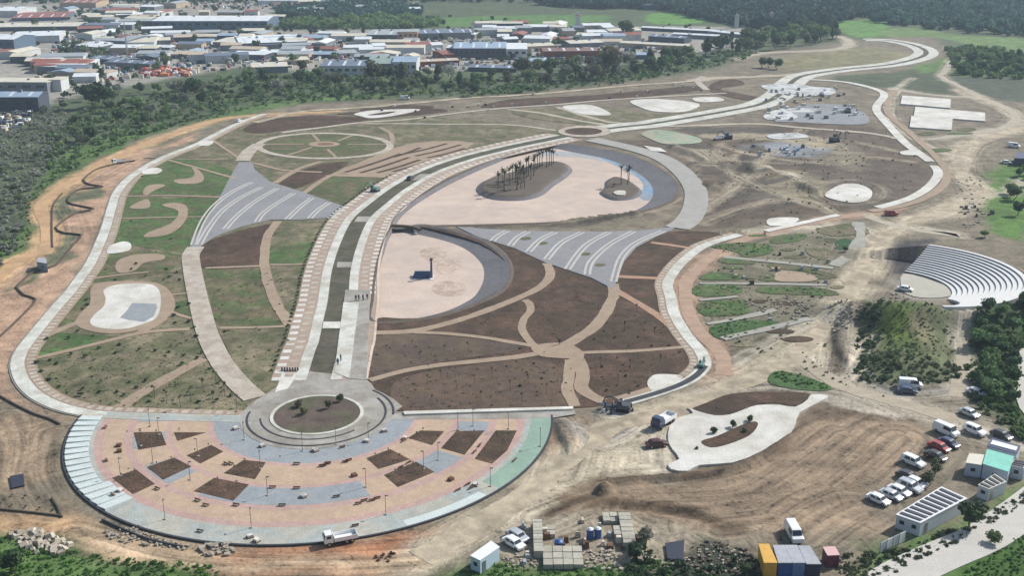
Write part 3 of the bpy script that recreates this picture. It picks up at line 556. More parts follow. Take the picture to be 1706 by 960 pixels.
# ring garden
Rg = catmull(Wn(ell(540, 243, 110, 21, 24, 0)), True, 4); Rg = np.r_[Rg, Rg[:1]]
sheet('ring_garden', ell(540, 243, 110, 21, 24, 0), M_LAWN, .0, .2, 3)
ribbon_w('ring_path', Rg, 1.6, -1.6, M_WALK, .09, .15)
ln('footpath', [(404, 268), (415, 252), (432, 240)], 6, M_WALK, .10)
for P in [[(480, 258), (520, 245)], [(560, 262), (545, 248)], [(520, 222), (532, 236)], [(590, 224), (560, 236)], [(645, 240), (575, 240)], [(440, 240), (510, 240)]]: ln('footpath', P, 1.4, M_PATH, .05)
sheet('footpath', ell(540, 240, 26, 4.6), M_PATH, .06, .1, 0); sheet('planting_bed', ell(542, 240, 14, 2.4), mat('rust_bed', col(132, 104, 84)), .09, .1, 0)
for P in [[(400, 290), (420, 272), (470, 283), (540, 287)], [(458, 305), (500, 280), (540, 268)], [(505, 322), (540, 298), (570, 285), (630, 262), (655, 252)], [(633, 212), (650, 222), (655, 240)]]: ln('footpath', P, 2.2, M_PATH, .05)
# striped field
sheet('striped_field', [(560, 288), (600, 270), (660, 245), (720, 235), (790, 238), (745, 262), (690, 285), (640, 291)], M_PATH, .01, .2, 2)
for a, b in [((575, 287), (668, 256)), ((600, 288), (682, 262)), ((628, 288), (700, 266)), ((655, 286), (720, 266)), ((676, 256), (745, 239)), ((692, 260), (768, 241)), ((712, 263), (775, 247)), ((655, 262), (700, 246)), ((730, 262), (780, 250))]: ln('furrow', [a, ((a[0] + b[0]) / 2, (a[1] + b[1]) / 2 + 1), b], 2.0, M_SOIL, .04, 0, .05)
sheet('footpath', [(556, 290), (640, 291), (668, 292), (640, 296), (540, 293)], M_PATH, .05, .1, 0)
# cream walkway
WK = [(326, 412), (318, 425), (319, 440), (324, 470), (333, 510), (347, 560), (370, 605), (398, 640), (425, 664)]
P_w = catmull(Wn(WK), False, 8); ribbon_w('walkway', P_w, 2.6, -2.6, M_WALK, .12, .25)
# left garden paths and beds
for P, w in [([(60, 597), (120, 583), (180, 568), (230, 556), (275, 551), (325, 548)], 1.9), ([(200, 680), (235, 655), (280, 630), (320, 608), (345, 596)], 3.2), ([(208, 327), (290, 326), (372, 329)], 1.5), ([(204, 364), (280, 362), (350, 361)], 1.1), ([(240, 262), (300, 265), (380, 266)], 1.0), ([(278, 266), (330, 280), (395, 298)], 1.6), ([(352, 232), (378, 250), (400, 265)], 1.6), ([(150, 465), (200, 458), (250, 453)], 1.3), ([(342, 447), (390, 445), (436, 443)], 1.5), ([(450, 441), (480, 441), (513, 440)], 1.5), ([(367, 547), (420, 546), (482, 544)], 1.6), ([(285, 520), (305, 527), (325, 532)], 1.3), ([(272, 492), (300, 490), (316, 488)], 1.2), ([(75, 560), (110, 545), (150, 530)], 2.2), ([(230, 556), (250, 545), (275, 530)], 2.4)]: ln('footpath', P, w, M_PATH, .06)
ln('footpath', [(462, 369), (448, 390), (441, 415), (441, 445), (450, 480), (466, 515), (484, 545)], 2.9, M_PATH, .08)
for P in [[(290, 300), (318, 296), (324, 288), (318, 276), (332, 284), (340, 297), (330, 305), (300, 306)], [(216, 346), (228, 338), (246, 332), (250, 344), (236, 348)], [(238, 322), (245, 310), (262, 307), (275, 309), (255, 318), (245, 325)], [(270, 342), (290, 338), (310, 343), (312, 360), (298, 380), (275, 392), (240, 395), (250, 386), (285, 372), (297, 352)], [(192, 445), (200, 432), (230, 424), (270, 424), (272, 432), (240, 438), (225, 450), (200, 455)]]: sheet('orange_path', P, M_PATH, .05, .1, 4)
for P in [[(238, 290), (240, 283), (262, 280), (270, 284), (258, 290)], [(178, 422), (184, 410), (205, 403), (218, 407), (215, 417), (195, 422)], [(325, 241), (340, 235), (356, 236), (345, 243)]]: sheet('viewing_terrace', P, M_PADW, .14, .2, 4)
# playground
sheet('playground_border', [(152, 480), (175, 470), (250, 470), (280, 482), (292, 505), (284, 524), (250, 545), (195, 556), (150, 552), (125, 540), (135, 522), (150, 505)], M_PATH, .06, .15, 4)
sheet('playground', [(173, 484), (195, 475), (240, 473), (262, 480), (268, 500), (262, 528), (240, 540), (205, 549), (165, 547), (150, 538), (158, 524), (172, 512), (176, 498)], M_PADW, .10, .1, 4)
sheet('playground_mat', [(200, 530), (212, 518), (220, 506), (260, 507), (262, 514), (256, 528), (240, 537), (215, 534)], M_GREYP, .13, .05, 0)
# right garden paths
for P, w in [([(618, 555), (680, 553), (740, 541), (800, 522), (856, 500), (900, 478), (917, 458), (910, 438)], 2.6), ([(690, 554), (740, 556), (800, 562), (850, 570), (895, 578)], 1.8), ([(616, 634), (680, 617), (740, 608), (800, 602), (856, 596), (905, 588)], 2.2), ([(935, 580), (965, 562), (990, 545), (1010, 518), (1022, 492), (1021, 472)], 3.2), ([(950, 589), (1000, 587), (1060, 585), (1148, 578)], 1.7), ([(905, 582), (885, 572), (870, 550), (872, 532), (884, 518), (880, 504), (868, 498)], 2.0), ([(940, 580), (962, 600), (970, 625), (968, 645), (985, 660), (1012, 672)], 3.4), ([(950, 600), (948, 630), (945, 650), (960, 680)], 2.6)]: ln('footpath', P, w, M_PATH, .06)
sheet('footpath', [(885, 578), (920, 572), (950, 574), (972, 588), (968, 600), (945, 598), (900, 594)], M_PATH, .08, .1, 3)
for P, w in [([(1025, 484), (1060, 504), (1095, 526), (1120, 545)], 2.6), ([(1031, 461), (1070, 463), (1108, 465)], 2.4), ([(1085, 404), (1120, 409), (1166, 416)], 2.2)]: ln('orange_path', P, w, M_POATH, .05)
sheet('viewing_terrace', [(1078, 640), (1085, 628), (1100, 624), (1136, 627), (1125, 640), (1105, 650), (1088, 652)], M_PADW, .07, .1, 3)
# plots of grey gravel between strips at right
for P, w in [([(1165, 472), (1260, 473), (1380, 475)], 1.8), ([(1165, 500), (1230, 494)], 1.6), ([(1178, 540), (1235, 530), (1300, 515)], 1.8), ([(1205, 565), (1290, 545), (1355, 530)], 2.6), ([(1205, 428), (1290, 436), (1390, 447)], 2.2), ([(1430, 370), (1432, 395), (1425, 415), (1400, 435), (1385, 445)], 3.4)]: ln('gravel_path', P, w, mat('gravel', col(168, 166, 156), var=.15), .02)
sheet('sand_oval', [(1290, 462), (1300, 452), (1340, 455), (1362, 463), (1350, 469), (1300, 469)], M_PATH, .0, .1, 3)
# haul roads over bare earth
for P, w, m in [([(700, 930), (800, 875), (880, 820), (950, 760), (1010, 715), (1100, 690), (1180, 660), (1260, 625), (1330, 590), (1372, 545), (1400, 505), (1445, 440), (1465, 400), (1500, 375), (1560, 355), (1630, 325), (1600, 285), (1615, 240), (1690, 215), (1700, 195), (1650, 170), (1600, 150)], 6.5, M_HAUL),
 ([(1330, 592), (1400, 640), (1500, 670), (1600, 700)], 5, M_ROADP), ([(1590, 660), (1605, 600), (1600, 550), (1625, 525), (1690, 505)], 3.2, M_ROADP),
 ([(1400, 60), (1415, 70), (1400, 80), (1340, 85), (1270, 88), (1230, 97)], 7, M_PATHP), ([(1630, 158), (1570, 128), (1575, 118), (1590, 95)], 4.5, M_PATHP), ([(1490, 148), (1560, 158), (1640, 165), (1690, 190), (1680, 210), (1600, 225), (1540, 232)], 5, M_PATHP),
 ([(-20, 470), (40, 430), (75, 415), (80, 380), (68, 345), (90, 322), (140, 290), (220, 250), (300, 218), (360, 200), (430, 192), (560, 185)], 4.2, M_HAUL),
 ([(1540, 380), (1600, 392), (1500, 378), (1440, 358)], 4, M_PATHP)]: ln('haul_road', P, w * .85 if P[0][0] > 0 else w * 1.1, m if P[0][0] > 0 else mat('yellow_track', col(204, 168, 128), var=.14, rgb2=col(188, 156, 122)), -.118 if P[0][0] > 0 else -.09, 0, .01)
sheet('boulevard_square', [(468, 640), (480, 612), (520, 620), (560, 624), (612, 634), (625, 650), (655, 665), (652, 690), (405, 700), (400, 690), (430, 665)], M_CONC, .05, .2, 2)
sheet('pale_ramp', [(470, 622), (498, 622), (478, 650), (458, 655)], M_PADW, .08, .05, 0)
# ------------------------------------------------------------------ half-round plaza (true circle)
PC = np.array([-40.55, 208.35])
yL = (W(140, 692).y + W(955, 684).y) / 2
def arc(r0, r1, a0, a1, n=60):
    t = np.radians(np.linspace(a0, a1, n)); o = np.c_[PC[0] + r1 * np.cos(t), PC[1] + r1 * np.sin(t)]; i = np.c_[PC[0] + r0 * np.cos(t), PC[1] + r0 * np.sin(t)]
    return o, i
def ring(name, r0, r1, a0, a1, m, z, th=.15, parent=None, n=None):
    n = n or max(3, int(abs(a1 - a0) / 2.2)); o, i = arc(r0, r1, a0, a1, n)
    V = [(x, y, z) for x, y in o] + [(x, y, z) for x, y in i] + [(x, y, z - th) for x, y in o] + [(x, y, z - th) for x, y in i]
    Fc = []
    for k in range(n - 1): Fc += [(k, k + 1, n + k + 1, n + k), (2 * n + k, 2 * n + k + 1, k + 1, k), (n + k, n + k + 1, 3 * n + k + 1, 3 * n + k)]
    Fc += [(0, n, 3 * n, 2 * n), (n - 1, 3 * n - 1, 4 * n - 1, 2 * n - 1)]
    Fc = [f for f in Fc]
    return link(name, mesh_from(name, V, Fc, m), parent, None if parent else 'structure')
pz = ring('plaza', 0.0, 48.8, -181, 1, M_TAN, .12, 1.1)
for r0, r1, m in [(43.3, 48.6, M_GREYG), (41.6, 43.3, M_PINK), (36, 37.6, M_PINK), (20.4, 21.6, M_PINK), (12, 20.4, M_GREYP), (28.6, 29.9, M_PINK)]: ring('paving_ring', r0, r1, -180.5, .5, m, .125, .05, pz)
for a0, a1 in [(-181, -176), (-166.5, -156), (-143, -128), (-116, -65), (-43, -30), (-12, -4)]: ring('grey_paving', 29.9, 36, a0, a1, M_GREYP, .133, .05, pz)
ring('plaza_edge', 48.6, 49.0, -181, 1, M_DARK, .17, .9, pz)
ring('green_painted_band', 44.5, 48.5, -38, .5, M_GREEN, .135, .05, pz)
ring('pale_band', 46.5, 48.4, -62, -42, M_ICE, .135, .05, pz)
# saw-tooth concrete panels of the left rim
n_p = 17
for k in range(n_p):
    a0 = -180.5 + k * 3.05; a1 = a0 + 2.9; o, i = arc(44.2 if k < 13 else 43.0, 48.5, a0, a1, 2)
    V = [(*o[0], .16), (*o[1], .46), (*i[1], .26), (*i[0], .15), (*o[0], .0), (*o[1], .0), (*i[1], .0), (*i[0], .0)]
    link('ramp_panel', mesh_from('ramp_panel', V, [(0, 1, 2, 3), (0, 4, 5, 1), (1, 5, 6, 2), (2, 6, 7, 3), (3, 7, 4, 0)], M_ICE), pz)
BEDS = [[(223, 722), (269, 721), (277, 743), (231, 751)], [(290, 722), (343, 722), (296, 736)], [(312, 760), (352, 743), (372, 754), (334, 774)], [(245, 780), (290, 764), (319, 779), (272, 801)], [(187, 798), (227, 784), (258, 808), (222, 825)], [(373, 790), (406, 768), (443, 772), (425, 800)], [(323, 820), (357, 798), (415, 809), (389, 836)], [(611, 765), (650, 750), (683, 767), (631, 783)], [(640, 793), (693, 771), (724, 788), (663, 813)], [(680, 731), (700, 719), (740, 720), (720, 743)], [(735, 748), (760, 720), (807, 719), (774, 759)], [(791, 766), (826, 719), (861, 719), (845, 752), (820, 774)]]
for P in BEDS: sheet('planting_bed', P, M_SOIL, .17, .1, 0, pz)
# cover the straight edge of the plaza
sheet('gravel_strip', [(655, 690), (955, 684), (960, 691), (918, 698), (780, 700), (650, 700)], M_CONC, .145, .1, 0)
wl = sheet('low_wall', [(672, 689), (955, 681), (955, 685), (674, 694)], M_PADW, .5, .7, 0, kind=None); tag(wl, 'long low white wall along the straight side of the round plaza', 'wall')
pr2 = ln('promenade', [(176, 693), (252, 696), (330, 698), (403, 700)], 3.0, M_GREYG, .16)
# near roundabout
IC = W(529, 690); IC = np.array([IC.x, IC.y])
_pc = PC; PC = IC + np.array([0.0, -.6])
ring('roundabout_road', 9.6, 15.6, -180, 180, M_CONC, .17, .1); ring('kerb', 11.3, 11.6, -170, -40, M_DARK, .26, .12); ring('kerb', 14.0, 14.4, -185, 35, M_DARK, .26, .12); ring('kerb', 15.6, 16, 0, 50, M_DARK, .26, .12)
ring('kerb', 8.9, 9.6, -180, 180, M_WHITE, .30, .2); ring('roundabout_island', 0, 8.9, -180, 180, mat('island_soil', col(100, 88, 80), var=.25, rgb2=col(96, 98, 74)), .24, .1)
PC = _pc
# ------------------------------------------------------------------ grey wedges with pale curved bands
wd1 = sheet('wedge_plaza', [(398, 270), (420, 270), (424, 282), (450, 303), (480, 312), (510, 322), (545, 334), (577, 345), (566, 362), (500, 366), (450, 366), (400, 378), (355, 395), (332, 413), (316, 412), (335, 378), (365, 330), (385, 292)], M_WEDGE, .06, .2, 0)
for P in [[(420, 304), (390, 318), (360, 340), (338, 368), (322, 408)], [(436, 312), (400, 330), (370, 352), (348, 380), (332, 408)], [(462, 314), (425, 336), (395, 360), (375, 382)], [(490, 322), (460, 340), (438, 356), (428, 370)], [(520, 330), (500, 345), (478, 366)], [(548, 338), (530, 350), (516, 364)], [(572, 346), (558, 356), (550, 364)]]:
    p = catmull(Wn(P), False, 6)
    for a in (1.0, -.4): ribbon_w('paving_band', p, a, a - .65, M_BAND, .09, .04, wd1)
wd2 = sheet('wedge_plaza', [(760, 378), (860, 385), (1000, 386), (1070, 384), (1127, 377), (1118, 384), (1090, 396), (1060, 412), (1040, 435), (1030, 460), (1022, 482), (985, 463), (907, 437), (858, 414), (800, 396)], M_WEDGE, .06, .2, 0)
for P in [[(880, 386), (862, 396), (850, 410)], [(925, 387), (900, 400), (880, 420)], [(970, 387), (935, 405), (910, 433)], [(1015, 387), (975, 410), (945, 449)], [(1055, 386), (1015, 408), (985, 436), (978, 458)], [(1105, 385), (1060, 405), (1035, 430), (1022, 470)], [(845, 385), (830, 393), (820, 402)]]:
    p = catmull(Wn(P), False, 6)
    for a in (1.1, -.4): ribbon_w('paving_band', p, a, a - .7, M_BAND, .09, .04, wd2)
for P in [(876, 398), (904, 406), (975, 424), (1000, 442)]: sheet('planting_bed', ell(P[0], P[1], 9, 2.6, 10, 2), M_LAWN, .10, .05, 3, wd2)
# ------------------------------------------------------------------ ponds
def inset(P, d):
    a = sum(P[i - 1][0] * P[i][1] - P[i][0] * P[i - 1][1] for i in range(len(P)))
    Q = np.r_[P[-2:], P, P[:2]]; t = np.gradient(Q, axis=0)[2:-2]; t /= np.linalg.norm(t, axis=1)[:, None] + 1e-9
    return P + np.c_[-t[:, 1], t[:, 0]] * (np.asarray(d)[:, None] if hasattr(d, '__len__') else d) * (1 if a > 0 else -1)
def loft(name, rings, mats, idx, kind='structure', cap=True, parent=None):
    V = []; Fc = []; I = []; n = len(rings[0][0])
    for P, z in rings: V += [(x, y, z) for x, y in P]
    for r in range(len(rings) - 1):
        for i in range(n):
            k = (i + 1) % n; Fc.append((r * n + i, r * n + k, (r + 1) * n + k, (r + 1) * n + i)); I.append(idx[r])
    if cap:
        P, z = rings[-1]; b = (len(rings) - 1) * n
        for t in geometry.tessellate_polygon([[Vector((x, y, 0)) for x, y in P]]): Fc.append(tuple(b + q for q in t)); I.append(idx[-1])
    me = mesh_from(name, V, Fc, mats, I); bm = bmesh.new(); bm.from_mesh(me); bmesh.ops.recalc_face_normals(bm, faces=bm.faces)
    up = sum(f.normal.z * f.calc_area() for f in bm.faces)
    if up < 0: bmesh.ops.reverse_faces(bm, faces=bm.faces)
    bm.to_mesh(me); bm.free(); return link(name, me, parent, None if parent else kind)
def ccw(P):
    a = sum(P[i - 1][0] * P[i][1] - P[i][0] * P[i - 1][1] for i in range(len(P))); return P if a > 0 else P[::-1]
POND1 = ccw(POND1); POND2 = ccw(POND2)
ZB = -1.3
def wid(P, f): return np.array([f(x, y) for x, y in P])
def smooth_d(d):
    for _ in range(8): d = (np.roll(d, 1) + d + np.roll(d, -1)) / 3
    return d
def w1(x, y): return 9.0 if (x > W(930, 250).x + 2 and y > W(1000, 345).y) else (3.0 if y < W(1000, 366).y + 12 and x > -5 else .8)
def w2(x, y):
    u = x / y
    return .5 if x < W(622, 500).x + 4 or (x < W(655, 385).x + 6 and y > W(655, 392).y) else (7.5 if y > W(700, 495).y else 4.0)
d1 = smooth_d(wid(POND1, w1)); d2 = smooth_d(wid(POND2, w2))
for nm, P, d in (('pond', POND1, d1), ('pond', POND2, d2)):
    loft('pond_bank', [(inset(P, -1.6), -.10), (inset(P, -.5), .14), (inset(P, .0), .12), (inset(P, d * .35), ZB * .35), (inset(P, d), ZB - .03)], [M_BANKB, M_BANK], [0, 0, 1, 1], cap=False)
    V, Fc = flat_poly(inset(P, d * .85), ZB, 0); link('pond_floor', mesh_from('pond_floor', V, Fc, M_SAND), None, 'structure')
def lowz(pts, z): return Wn(pts, z)
sheet('pond_floor', lowz([(1000, 262), (1040, 268), (1075, 285), (1100, 308), (1102, 326), (1080, 334), (1065, 328), (1072, 308), (1050, 285), (1020, 272)], ZB), mat('blue_liner', col(128, 158, 184), var=.12, scale=.2, rgb2=col(150, 158, 170)), ZB + .02, .02, 3, world=True)
sheet('pond_floor', lowz([(900, 252), (960, 254), (1020, 262), (1060, 280), (1075, 300), (1050, 290), (1010, 270), (960, 262), (900, 258)], ZB), mat('grey_liner', col(172, 174, 178), var=.1), ZB + .015, .02, 3, world=True)
for P in [[(700, 418), (720, 412), (742, 416), (740, 434), (720, 438), (706, 430)], [(728, 440), (750, 432), (768, 436), (762, 452), (742, 458), (728, 452)], [(722, 475), (745, 468), (775, 475), (772, 490), (745, 494), (722, 486)]]: sheet('silt_stain', lowz(P, ZB), M_SAND2, ZB + .02, .01, 4, world=True)
def mound(name, pts, hs, ds, mats, idx):
    P = ccw(catmull(lowz(pts, ZB), True, 4)); return loft(name, [(inset(P, d), ZB + h) for d, h in zip(ds, hs)], mats, idx)
KID = mound('palm_island', [(793, 320), (797, 308), (815, 298), (850, 288), (885, 275), (920, 271), (945, 274), (954, 284), (944, 296), (922, 311), (905, 325), (880, 333), (845, 335), (812, 331)], [-.02, .9, 1.3, 1.35], [0, 1.8, 3.0, 4.0], [M_BANK, M_BANKB], [0, 1, 1])
ISL = mound('small_island', [(998, 323), (1006, 314), (1008, 303), (1022, 296), (1045, 300), (1064, 312), (1070, 322), (1055, 332), (1020, 334)], [-.02, .7, .9], [0, 1.2, 2.2], [M_BANK, M_BANKB], [0, 1])
sheet('island_terrace', lowz([(1022, 320), (1030, 317), (1042, 318), (1040, 324), (1028, 324)], 0), M_PADW, .0, .5, 3, world=True)
# pale pads, slabs, courts
pad = sheet('white_pad', [(1113, 735), (1116, 712), (1135, 697), (1155, 690), (1145, 681), (1165, 688), (1190, 694), (1215, 693), (1238, 685), (1262, 677), (1300, 677), (1325, 680), (1345, 668), (1352, 659), (1380, 661), (1366, 671), (1332, 689), (1326, 705), (1318, 722), (1298, 742), (1262, 758), (1220, 773), (1165, 777), (1145, 787), (1118, 784), (1114, 774), (1132, 767), (1120, 750)], M_PADW, .25, .5, 2)
sheet('planting_bed', [(1168, 738), (1195, 729), (1235, 711), (1258, 705), (1262, 712), (1248, 728), (1215, 742), (1185, 748)], M_SOIL, .32, .1, 3, pad)
for P in [[(1503, 160), (1584, 166), (1583, 181), (1500, 174)], [(1525, 179), (1641, 189), (1641, 203), (1522, 194)], [(1518, 194), (1587, 199), (1585, 218), (1515, 213)]]: sheet('foundation_slab', P, M_PADW, .5, .7, 0)
for P in [[(602, 194), (590, 190), (620, 184), (700, 182), (660, 192), (620, 197)], [(938, 177), (985, 175), (1018, 190), (990, 192), (955, 187)], [(1050, 168), (1100, 165), (1165, 173), (1140, 186), (1095, 186), (1070, 180)], [(1155, 163), (1195, 162), (1205, 168), (1165, 170)], [(1374, 325), (1400, 308), (1430, 307), (1452, 318), (1448, 332), (1425, 338), (1395, 334)], [(1500, 253), (1520, 250), (1532, 258), (1505, 258)]]: sheet('concrete_pad', P, M_PADW, .12, .25, 4)
sheet('concrete_pad', [(612, 192), (640, 187), (660, 186), (640, 191)], M_SOIL, .16, .05, 3)
for P in [[(1270, 142), (1330, 140), (1350, 144), (1390, 148), (1382, 158), (1320, 160), (1285, 152)], [(1275, 190), (1300, 182), (1320, 188), (1328, 196), (1300, 200), (1275, 198)], [(1300, 181), (1360, 181), (1350, 187), (1305, 186)], [(1280, 224), (1330, 222), (1345, 229), (1290, 232)]]: sheet('concrete_pad', P, mat('new_concrete', col(214, 216, 216), var=.12, rgb2=col(170, 172, 172), scale=.5), .12, .25, 4)
sheet('service_yard', [(1290, 200), (1330, 176), (1400, 174), (1440, 188), (1446, 205), (1400, 207), (1320, 203)], mat('grey_yard', col(150, 152, 156), var=.2), .03, .1, 3)
sheet('pale_court', [(1068, 222), (1100, 216), (1160, 228), (1165, 238), (1110, 240), (1085, 232)], mat('pale_green', col(150, 170, 148), var=.15, rgb2=col(176, 172, 150)), .05, .1, 3)
ln('grey_road', [(985, 232), (1050, 246), (1100, 262), (1135, 285), (1158, 315), (1158, 345), (1145, 368), (1128, 380)], 8.5, mat('fresh_grey', col(172, 170, 164), var=.1), .07)
sheet('concrete_patch', [(1072, 243), (1100, 247), (1112, 254), (1085, 252)], M_PADW, .2, .1, 0)
sheet('concrete_track', [(1690, 596), (1712, 575), (1740, 600), (1740, 690), (1706, 690), (1690, 650)], mat('white_road', col(204, 200, 192), var=.07), .06, .1, 3)
P_c = catmull(Wn([(1440, 1010), (1490, 965), (1560, 930), (1640, 895), (1706, 850), (1770, 800)]), False, 8)
ribbon_w('concrete_road', P_c, 3.7, -3.7, mat('white_road', col(214, 210, 203), var=.08, scale=.3), .0, .25)
sheet('stage_floor', [(1505, 456), (1560, 470), (1590, 484), (1580, 494), (1535, 496), (1505, 485)], mat('stage_grey', col(190, 186, 172), var=.08), .0, .1, 3)
# ------------------------------------------------------------------ small materials
def leafmat(name, rgb, rgb2):
    rgb = [q * k for q, k in zip(rgb, (.97, 1.02, 1.05))]; rgb2 = [q * k for q, k in zip(rgb2, (.97, 1.02, 1.05))]
    m = mat(name, col(*rgb), var=.3, scale=.25, rough=.8, rgb2=col(*rgb2), bump=0, perobj=.34)
    T = m.node_tree; N = T.nodes; b_ = N['Principled BSDF']; o_ = N['Material Output']; tr = N.new('ShaderNodeBsdfTranslucent'); mx = N.new('ShaderNodeMixShader'); mx.inputs[0].default_value = .38
    T.links.new(b_.inputs['Base Color'].links[0].from_socket, tr.inputs['Color']); T.links.new(b_.outputs[0], mx.inputs[1]); T.links.new(tr.outputs[0], mx.inputs[2]); T.links.new(mx.outputs[0], o_.inputs['Surface'])
    return m
L_DARK = leafmat('dark_leaves', (72, 94, 66), (92, 112, 72)); L_MID = leafmat('green_leaves', (100, 124, 78), (118, 134, 84)); L_OLIVE = leafmat('olive_leaves', (128, 134, 98), (110, 122, 84)); L_GREY = leafmat('bare_grey_twigs', (150, 144, 132), (130, 130, 110)); L_DRY = leafmat('dry_leaves', (124, 112, 88), (100, 106, 72)); L_FAR = leafmat('far_leaves_haze', (66, 92, 88), (82, 110, 88)); L_BRIGHT = leafmat('bright_leaves', (104, 140, 66), (88, 120, 62))  # far leaves are bluer, distance haze put into their colour
BARK = plainmat('bark', col(104, 90, 74), rough=.9, var=.2)
WHITEP = plainmat('white_paint', (.75, .76, .76, 1), rough=.25, coat=.5); SILVER = plainmat('silver_paint', (.5, .53, .56, 1), rough=.3, metal=.3, coat=.5)
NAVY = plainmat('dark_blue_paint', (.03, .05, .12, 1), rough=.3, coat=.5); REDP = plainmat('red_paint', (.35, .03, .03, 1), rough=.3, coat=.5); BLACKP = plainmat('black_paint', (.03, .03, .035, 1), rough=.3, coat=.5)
GLASS = plainmat('dark_glass', (.03, .045, .06, 1), rough=.08); TYRE = plainmat('rubber', (.02, .02, .02, 1), rough=.9); STEEL = plainmat('steel', (.4, .4, .42, 1), rough=.4, metal=.8)
LAMPG = plainmat('lamp_glass', (.8, .8, .75, 1), rough=.2); POSTM = plainmat('post_paint', (.09, .08, .08, 1), rough=.5); WOOD = plainmat('bench_wood', (.16, .085, .05, 1), rough=.8, var=.2, perobj=.3); CONB = mat('block_concrete', col(186, 182, 168), var=.12, scale=1.5, perobj=.12)
STONE = mat('rubble_stone', col(186, 176, 160), var=.25, scale=1.5, perobj=.25)

def crown(n, s, r, rz, seed, lobes=5, low=.0):
    """leaf clump quads scattered through uneven lobes; returns verts, quads (numpy)"""
    q = np.random.RandomState(seed); L = np.c_[q.uniform(-.5, .5, lobes) * r, q.uniform(-.5, .5, lobes) * r, q.uniform(-.35, .45, lobes) * rz]
    R_ = q.uniform(.45, .75, lobes); k = q.randint(0, lobes, n); d = q.randn(n, 3); d /= np.linalg.norm(d, axis=1)[:, None]
    rr = (q.rand(n) ** .4)[:, None]; c = L[k] + d * rr * R_[k][:, None] * np.array([r, r, rz]); c[:, 2] += rz + low
    nrm = d + q.randn(n, 3) * .55; nrm /= np.linalg.norm(nrm, axis=1)[:, None]
    u = np.cross(nrm, q.randn(n, 3)); u /= np.linalg.norm(u, axis=1)[:, None]; v = np.cross(nrm, u); sz = (s * q.uniform(.55, 1.3, n))[:, None]
    V = np.stack([c - u * sz - v * sz * .7, c + u * sz - v * sz * .5, c + u * sz * .8 + v * sz, c - u * sz * .9 + v * sz * .8], 1).reshape(-1, 3)
    return V, np.arange(4 * n).reshape(-1, 4)
def crown_mesh(name, n, s, r, rz, seed, m, lobes=5, low=0): V, Fc = crown(n, s, r, rz, seed, lobes, low); return numesh(name, V, Fc, m)
def trunk_mesh(h, r, seed):
    q = random.Random(seed); b = MB(); b.tube([(0, 0, 0), (q.uniform(-.2, .2), q.uniform(-.2, .2), h * .5), (q.uniform(-.4, .4), q.uniform(-.4, .4), h)], [r, r * .75, r * .5], 6)
    for k in range(3):
        a = q.uniform(0, 6.3); b.tube([(0, 0, h * (.45 + .12 * k)), (math.cos(a) * h * .3, math.sin(a) * h * .3, h * .95)], [r * .45, r * .2], 5)
    return b.mesh('trunk', BARK)
# unit trees (height about 1) in several kinds
KINDS = {}
def kind(k, m, r, rz, low, n, s, nv=4, lobes=6, tr=.03):
    KINDS[k] = [(crown_mesh('crown', n, s, r, rz, 50 + i + len(KINDS) * 9, m, lobes, low), trunk_mesh(low + rz * .9, tr, i + len(KINDS))) for i in range(nv)]
kind('dark', L_DARK, .36, .36, .22, 420, .055); kind('green', L_MID, .42, .32, .22, 420, .06); kind('olive', L_OLIVE, .46, .3, .22, 420, .06); kind('grey', L_GREY, .42, .3, .3, 300, .045); kind('tall', L_DARK, .2, .4, .16, 360, .045); kind('dry', L_DRY, .36, .36, .2, 360, .05)
NT = [0]
def tree(u, v, h, k, label, group, wpos=None, name=None, sx=1.0):
    NT[0] += 1; p = Vector((*wpos, 0)) if wpos is not None else W(u, v); z = ground_z(p.x, p.y)
    o = empty(name or {'dark': 'evergreen_tree', 'green': 'leafy_tree', 'olive': 'olive_green_tree', 'grey': 'bare_tree', 'tall': 'tall_tree', 'dry': 'brownish_tree'}[k], (p.x, p.y, z - .1), rnd.uniform(0, 6.28), label, 'tree', group)
    o.scale = (h * sx, h * sx, h); c, t = KINDS[k][NT[0] % len(KINDS[k])]; link('crown', c, o); link('trunk', t, o); return o
def pts_in(P, n, seed, dmin=0, world=False):
    P = Wn(P) if not world else P; q = np.random.RandomState(seed); out = []; b0 = P.min(0); b1 = P.max(0); t = 0
    while len(out) < n and t < n * 60:
        t += 1; p = b0 + q.rand(2) * (b1 - b0)
        if in_poly(np.array([p[0]]), np.array([p[1]]), P)[0] and all((p[0] - a[0]) ** 2 + (p[1] - a[1]) ** 2 > dmin ** 2 for a in out[-60:]): out.append(p)
    return out
